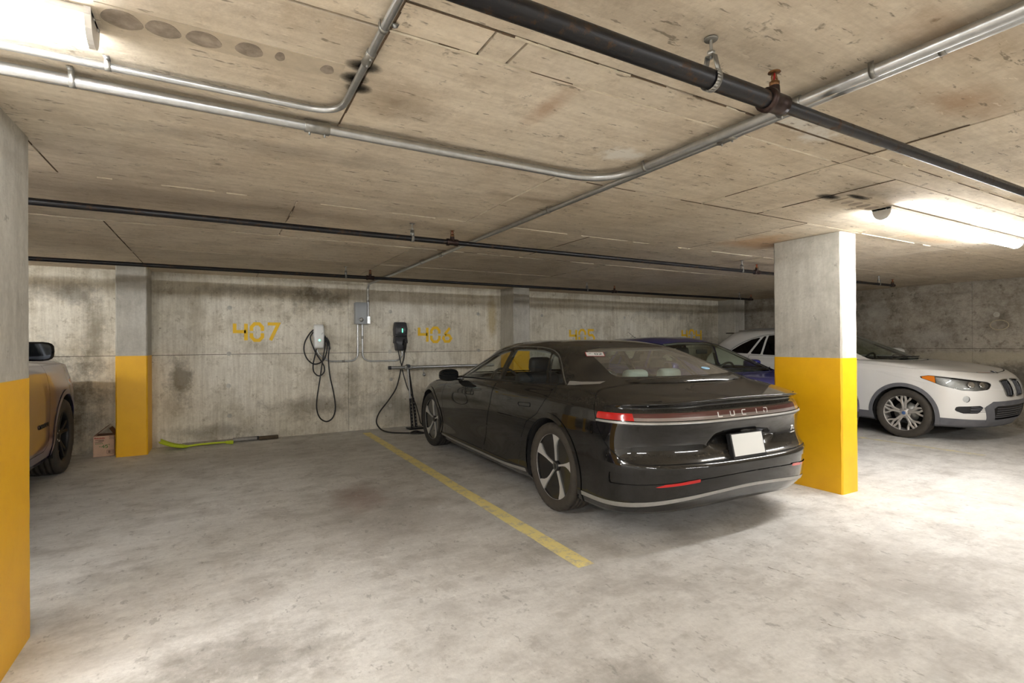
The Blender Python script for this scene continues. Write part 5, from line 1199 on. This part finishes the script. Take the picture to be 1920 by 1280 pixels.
    MB().bb(-.82*sx, .82*sx, -.5*sy, 3.1*sy, .2, .24).build('underbody', M['satin_black'], t); wheel_wells(t, (0, WB), R_, arch[0], .58, .885*sx)
    MB().bb(-.72*sx, .72*sx, -.5*sy, 2.1*sy, .28, .34).build('cabin_floor', M['cabin'], t)
    rbox((0, .02*sy, .80*sz), (1.25*sx, .16, .58), .05, Matrix.Rotation(R(14), 3, 'X')).build('rear_bench_back', M[seatmat], t)
    for x in (-.36, .36): seat(t, x*sx, .95*sy, .52*sz, seatmat, .62)
    for x in (-.34, .34): rbox((x*sx, -.08, 1.16*sz), (.24, .1, .16), .04).build('rear_headrest', M[seatmat], t)
    rbox((0, 1.88*sy, .92*sz), (1.35*sx, .42, .20), .06).build('dashboard', M['cabin'], t); steering_wheel(t, (drive*.36*sx, 1.62*sy, .96*sz))
    mi, nm_ = sh.end(0, 1.40*sz, False, -.05); rbox((0, mi.y-.03, mi.z-.02), (.22, .03, .065), .012).build('rear_view_mirror', M['satin_black'], t)
    for x0, x1 in ((-.50, .12), (.02, .60)):
        P = [sh.end((x0+(x1-x0)*k/8)*sx, (1.062+.012*k/8)*sz, False, .018)[0] for k in range(9)]; MB().tube(P, .008, 6).build('wiper', M['satin_black'], t)
    for s_ in (-1, 1):
        e = bpy.data.objects.new('door_mirror', None); link(e, t); c = Vector((s_*mirror_x*sx, 1.74*sy, 1.125*sz)); k = 18
        if fold: e.location = (s_*.93*sx, 1.70*sy, 1.09*sz); e.rotation_euler = (0, 0, s_*R(72)); c = Vector((0, 0, 0))
        vs = []; hw, hh = .125, .085
        for i in range(7):
            v = i/6; q = math.sqrt(max(.03, 1-(v)**2.4))
            for a in np.linspace(0, 2*PI, k, endpoint=False): vs.append((c.x+hw*q*math.copysign(abs(math.cos(a))**.55, math.cos(a)), c.y+.14*v, c.z+hh*q*math.copysign(abs(math.sin(a))**.55, math.sin(a))))
        MB().add(vs, [(i*k+j, i*k+(j+1) % k, (i+1)*k+(j+1) % k, (i+1)*k+j) for i in range(6) for j in range(k)]+[tuple(range(6*k, 7*k)), tuple(range(k))[::-1]], True).build('mirror_shell', paint_ if style != 'black5' else M['gloss_black'], e)
        pts = [(hw*.86*math.copysign(abs(math.cos(a))**.5, math.cos(a)), hh*.82*math.copysign(abs(math.sin(a))**.5, math.sin(a))) for a in np.linspace(0, 2*PI, 24, endpoint=False)]
        MB().prism(pts, .001, .005, Matrix.Translation(c) @ Matrix.Rotation(PI/2, 4, 'X')).build('mirror_glass', M['mirror_dark'], e)
        if not fold: MB().tube([(s_*.80*sx, c.y+.08, c.z-.06), (c.x-s_*.05, c.y+.07, c.z-.05)], [.035, .025], 10).build('mirror_arm', M['satin_black'], e)
        for y in (1.28, .50):
            P = [sh.side((y+.11*k/5)*sy, (.90+.002*k)*sz, s_, .012 if 0 < k < 5 else .0)[0] for k in range(6)]; MB().tube(P, .010, 8).build('door_handle', paint_, t)
        surf_tube(sh, PS([(1.98, 1.068), (1.72, 1.225), (1.43, 1.365), (1.2, 1.447), (.85, 1.457), (.5, 1.437), (.2, 1.36), (-.02, 1.255), (-.16, 1.15)]), .007, .002, 'window_trim', 'galv' if style == 'doubleY' else 'satin_black', t, s_)
        for y in (0, WB): wheel(t, s_*(.905*sx-twidth/2-.005), y, R_, twidth, rim, style, s_, tyre, metal, steer if y else 0, 130)
    return t, sh, (sx, sy, sz)

# white crossover facing the aisle
white = car_paint('white paint', C_(232, 230, 226), .18, (196, 186, 170), 0, .25)
privacy = car_glass('black privacy glass', (.03, .02, .04)); clear_g = car_glass('greenish windscreen', (.84, .92, .83))
t, sh, (sx, sy, sz) = tall_car('crossover_car', 'white crossover car with twin upright grilles and amber corner lamps', (9.02, 6.22, 0), PI, (1, 1, 1), white, .335, .243, 'doubleY', M['clad'], privacy, clear_g, tyre='tyre_dusty', metal='alloy_dull', seatmat='seat_dark', NS=110, kidney=True)
for s_ in (-1, 1):
    ring = KID
    P = [sh.end(s_*a, b, False, .004)[0] for a, b in [tuple(p)[:2] for p in crom([(a, b, 0) for a, b in ring], 4, True)]]; MB().tube(P, .007, 6, closed=True).build('grille_surround', M['galv_dull'], t)
    for k in range(6):
        x = s_*(.075+.036*k); P = [sh.end(x, z, False, -.004)[0] for z in (.612+.006*max(0, k-3), .70, .795-.004*max(0, k-3))]; MB().tube(P, .0028, 6).build('grille_slat', M['clad'], t)
    for u0 in (.72, .60):      # twin projector lamps
        x = s_*u0; q, n_ = sh.end(x, .755, False, -.02); MB().revolve([(.03, 0), (.042, .012), (.036, .02), (.02, .012), (0, .016)], 20, Matrix.Translation(q) @ n_.to_track_quat('Z', 'Y').to_matrix().to_4x4()).build('lamp_projector', M['chrome'], t)
    for k in range(4):
        P = [sh.end(s_*x, .415+.018*k, False, .0)[0] for x in (.56, .66, .74)]; MB().tube(P, .004, 5).build('intake_bar', M['clad'], t)
    P = [sh.side(y, 1.49+.03*math.sin(PI*min(1, max(0, (y+.15)/1.3))), s_, .03)[0] for y in np.linspace(-.1, 1.05, 12)]; MB().tube(P, .014, 8).build('roof_rail', M['galv'], t)
    surf_tube(sh, [(2.35, .90), (2.75, .80), (3.05, .745)], .002, .0005, 'fender_crease', white, t, s_)
for k in range(5):
    P = [sh.end(x, .335+.028*k, False, -.006)[0] for x in np.linspace(-.40, .40, 9)]; MB().tube(P, .004, 5).build('mesh_bar', M['clad'], t)
q, n_ = sh.end(0, .895, False, .002); EM = Matrix.Translation(q) @ n_.to_track_quat('Z', 'Y').to_matrix().to_4x4()
e = MB().revolve([(0, .003), (.034, .003), (.040, .005), (.042, 0)], 28, EM).build('hood_emblem', M['gloss_black'], t)
for k in range(4): MB().prism([(0, 0)]+[(.025*math.cos(a), .025*math.sin(a)) for a in np.linspace(k*PI/2, (k+1)*PI/2, 7)], .0032, .0048, EM).build('emblem_quarter', M['blue_em'] if k % 2 else M['plate'], e)
mb = MB(); mb.bb(-.50, .50, -.47, -.36, 1.478, 1.498, .008); mb.build('roof_spoiler', M['gloss_black'], t)

# blue hatchback facing the aisle
blue = car_paint('deep blue paint', C_(38, 42, 132), .10, (120, 116, 130), .3, .25)
t, sh, (sx, sy, sz) = tall_car('hatchback_car', 'deep blue hatchback facing out between the black sedan and the white crossover', (6.10, 6.60, 0), PI, (.94, .935, .895), blue, .30, .215, 'twin5', blue, car_glass('blue car side glass', (.84, .9, .87)), car_glass('pale green windscreen', (.86, .95, .86)), arch=(.33, .355), seatmat='seat_dark', NS=80, twidth=.20, fold=True)
MB().tube([(.0, .0, 1.405), (.0, -.16, 1.50)], [.004, .002], 6).build('roof_antenna', M['satin_black'], t)
MB().revolve([(0, .02), (.012, .016), (.02, 0)], 10, Matrix.Translation((0, .01, 1.395))).build('antenna_base', M['satin_black'], t)

# grey-purple sport utility nosed up to the wall
grey = car_paint('grey metallic paint', C_(84, 64, 110), .06, (150, 140, 140), .4, .28)
t, sh, (sx, sy, sz) = tall_car('utility_car', 'grey-purple sport utility car with black wheels, nose towards the wall', (-2.355, 7.0-2.67*1.085, 0), 0, (1.055, 1.085, 1.13), grey, .385, .262, 'black5', grey, car_glass('utility side glass', (.3, .3, .32)), car_glass('utility windscreen', (.7, .76, .72)), arch=(.435, .485), metal='alloy', hoodz=1.05, NS=80, twidth=.26, tyre='tyre_dusty', mirror_x=.9)
q, n_ = sh.side(2.0*sy, .585, 1, .003); text_mesh('model_lettering', 'CHEROKEE', .055, M['satin_black'], t, Matrix.Translation((q.x, 1.93*sy, .575)) @ Matrix.Rotation(PI/2, 4, 'Z') @ Matrix.Rotation(PI/2, 4, 'X'), .003, 1.05)
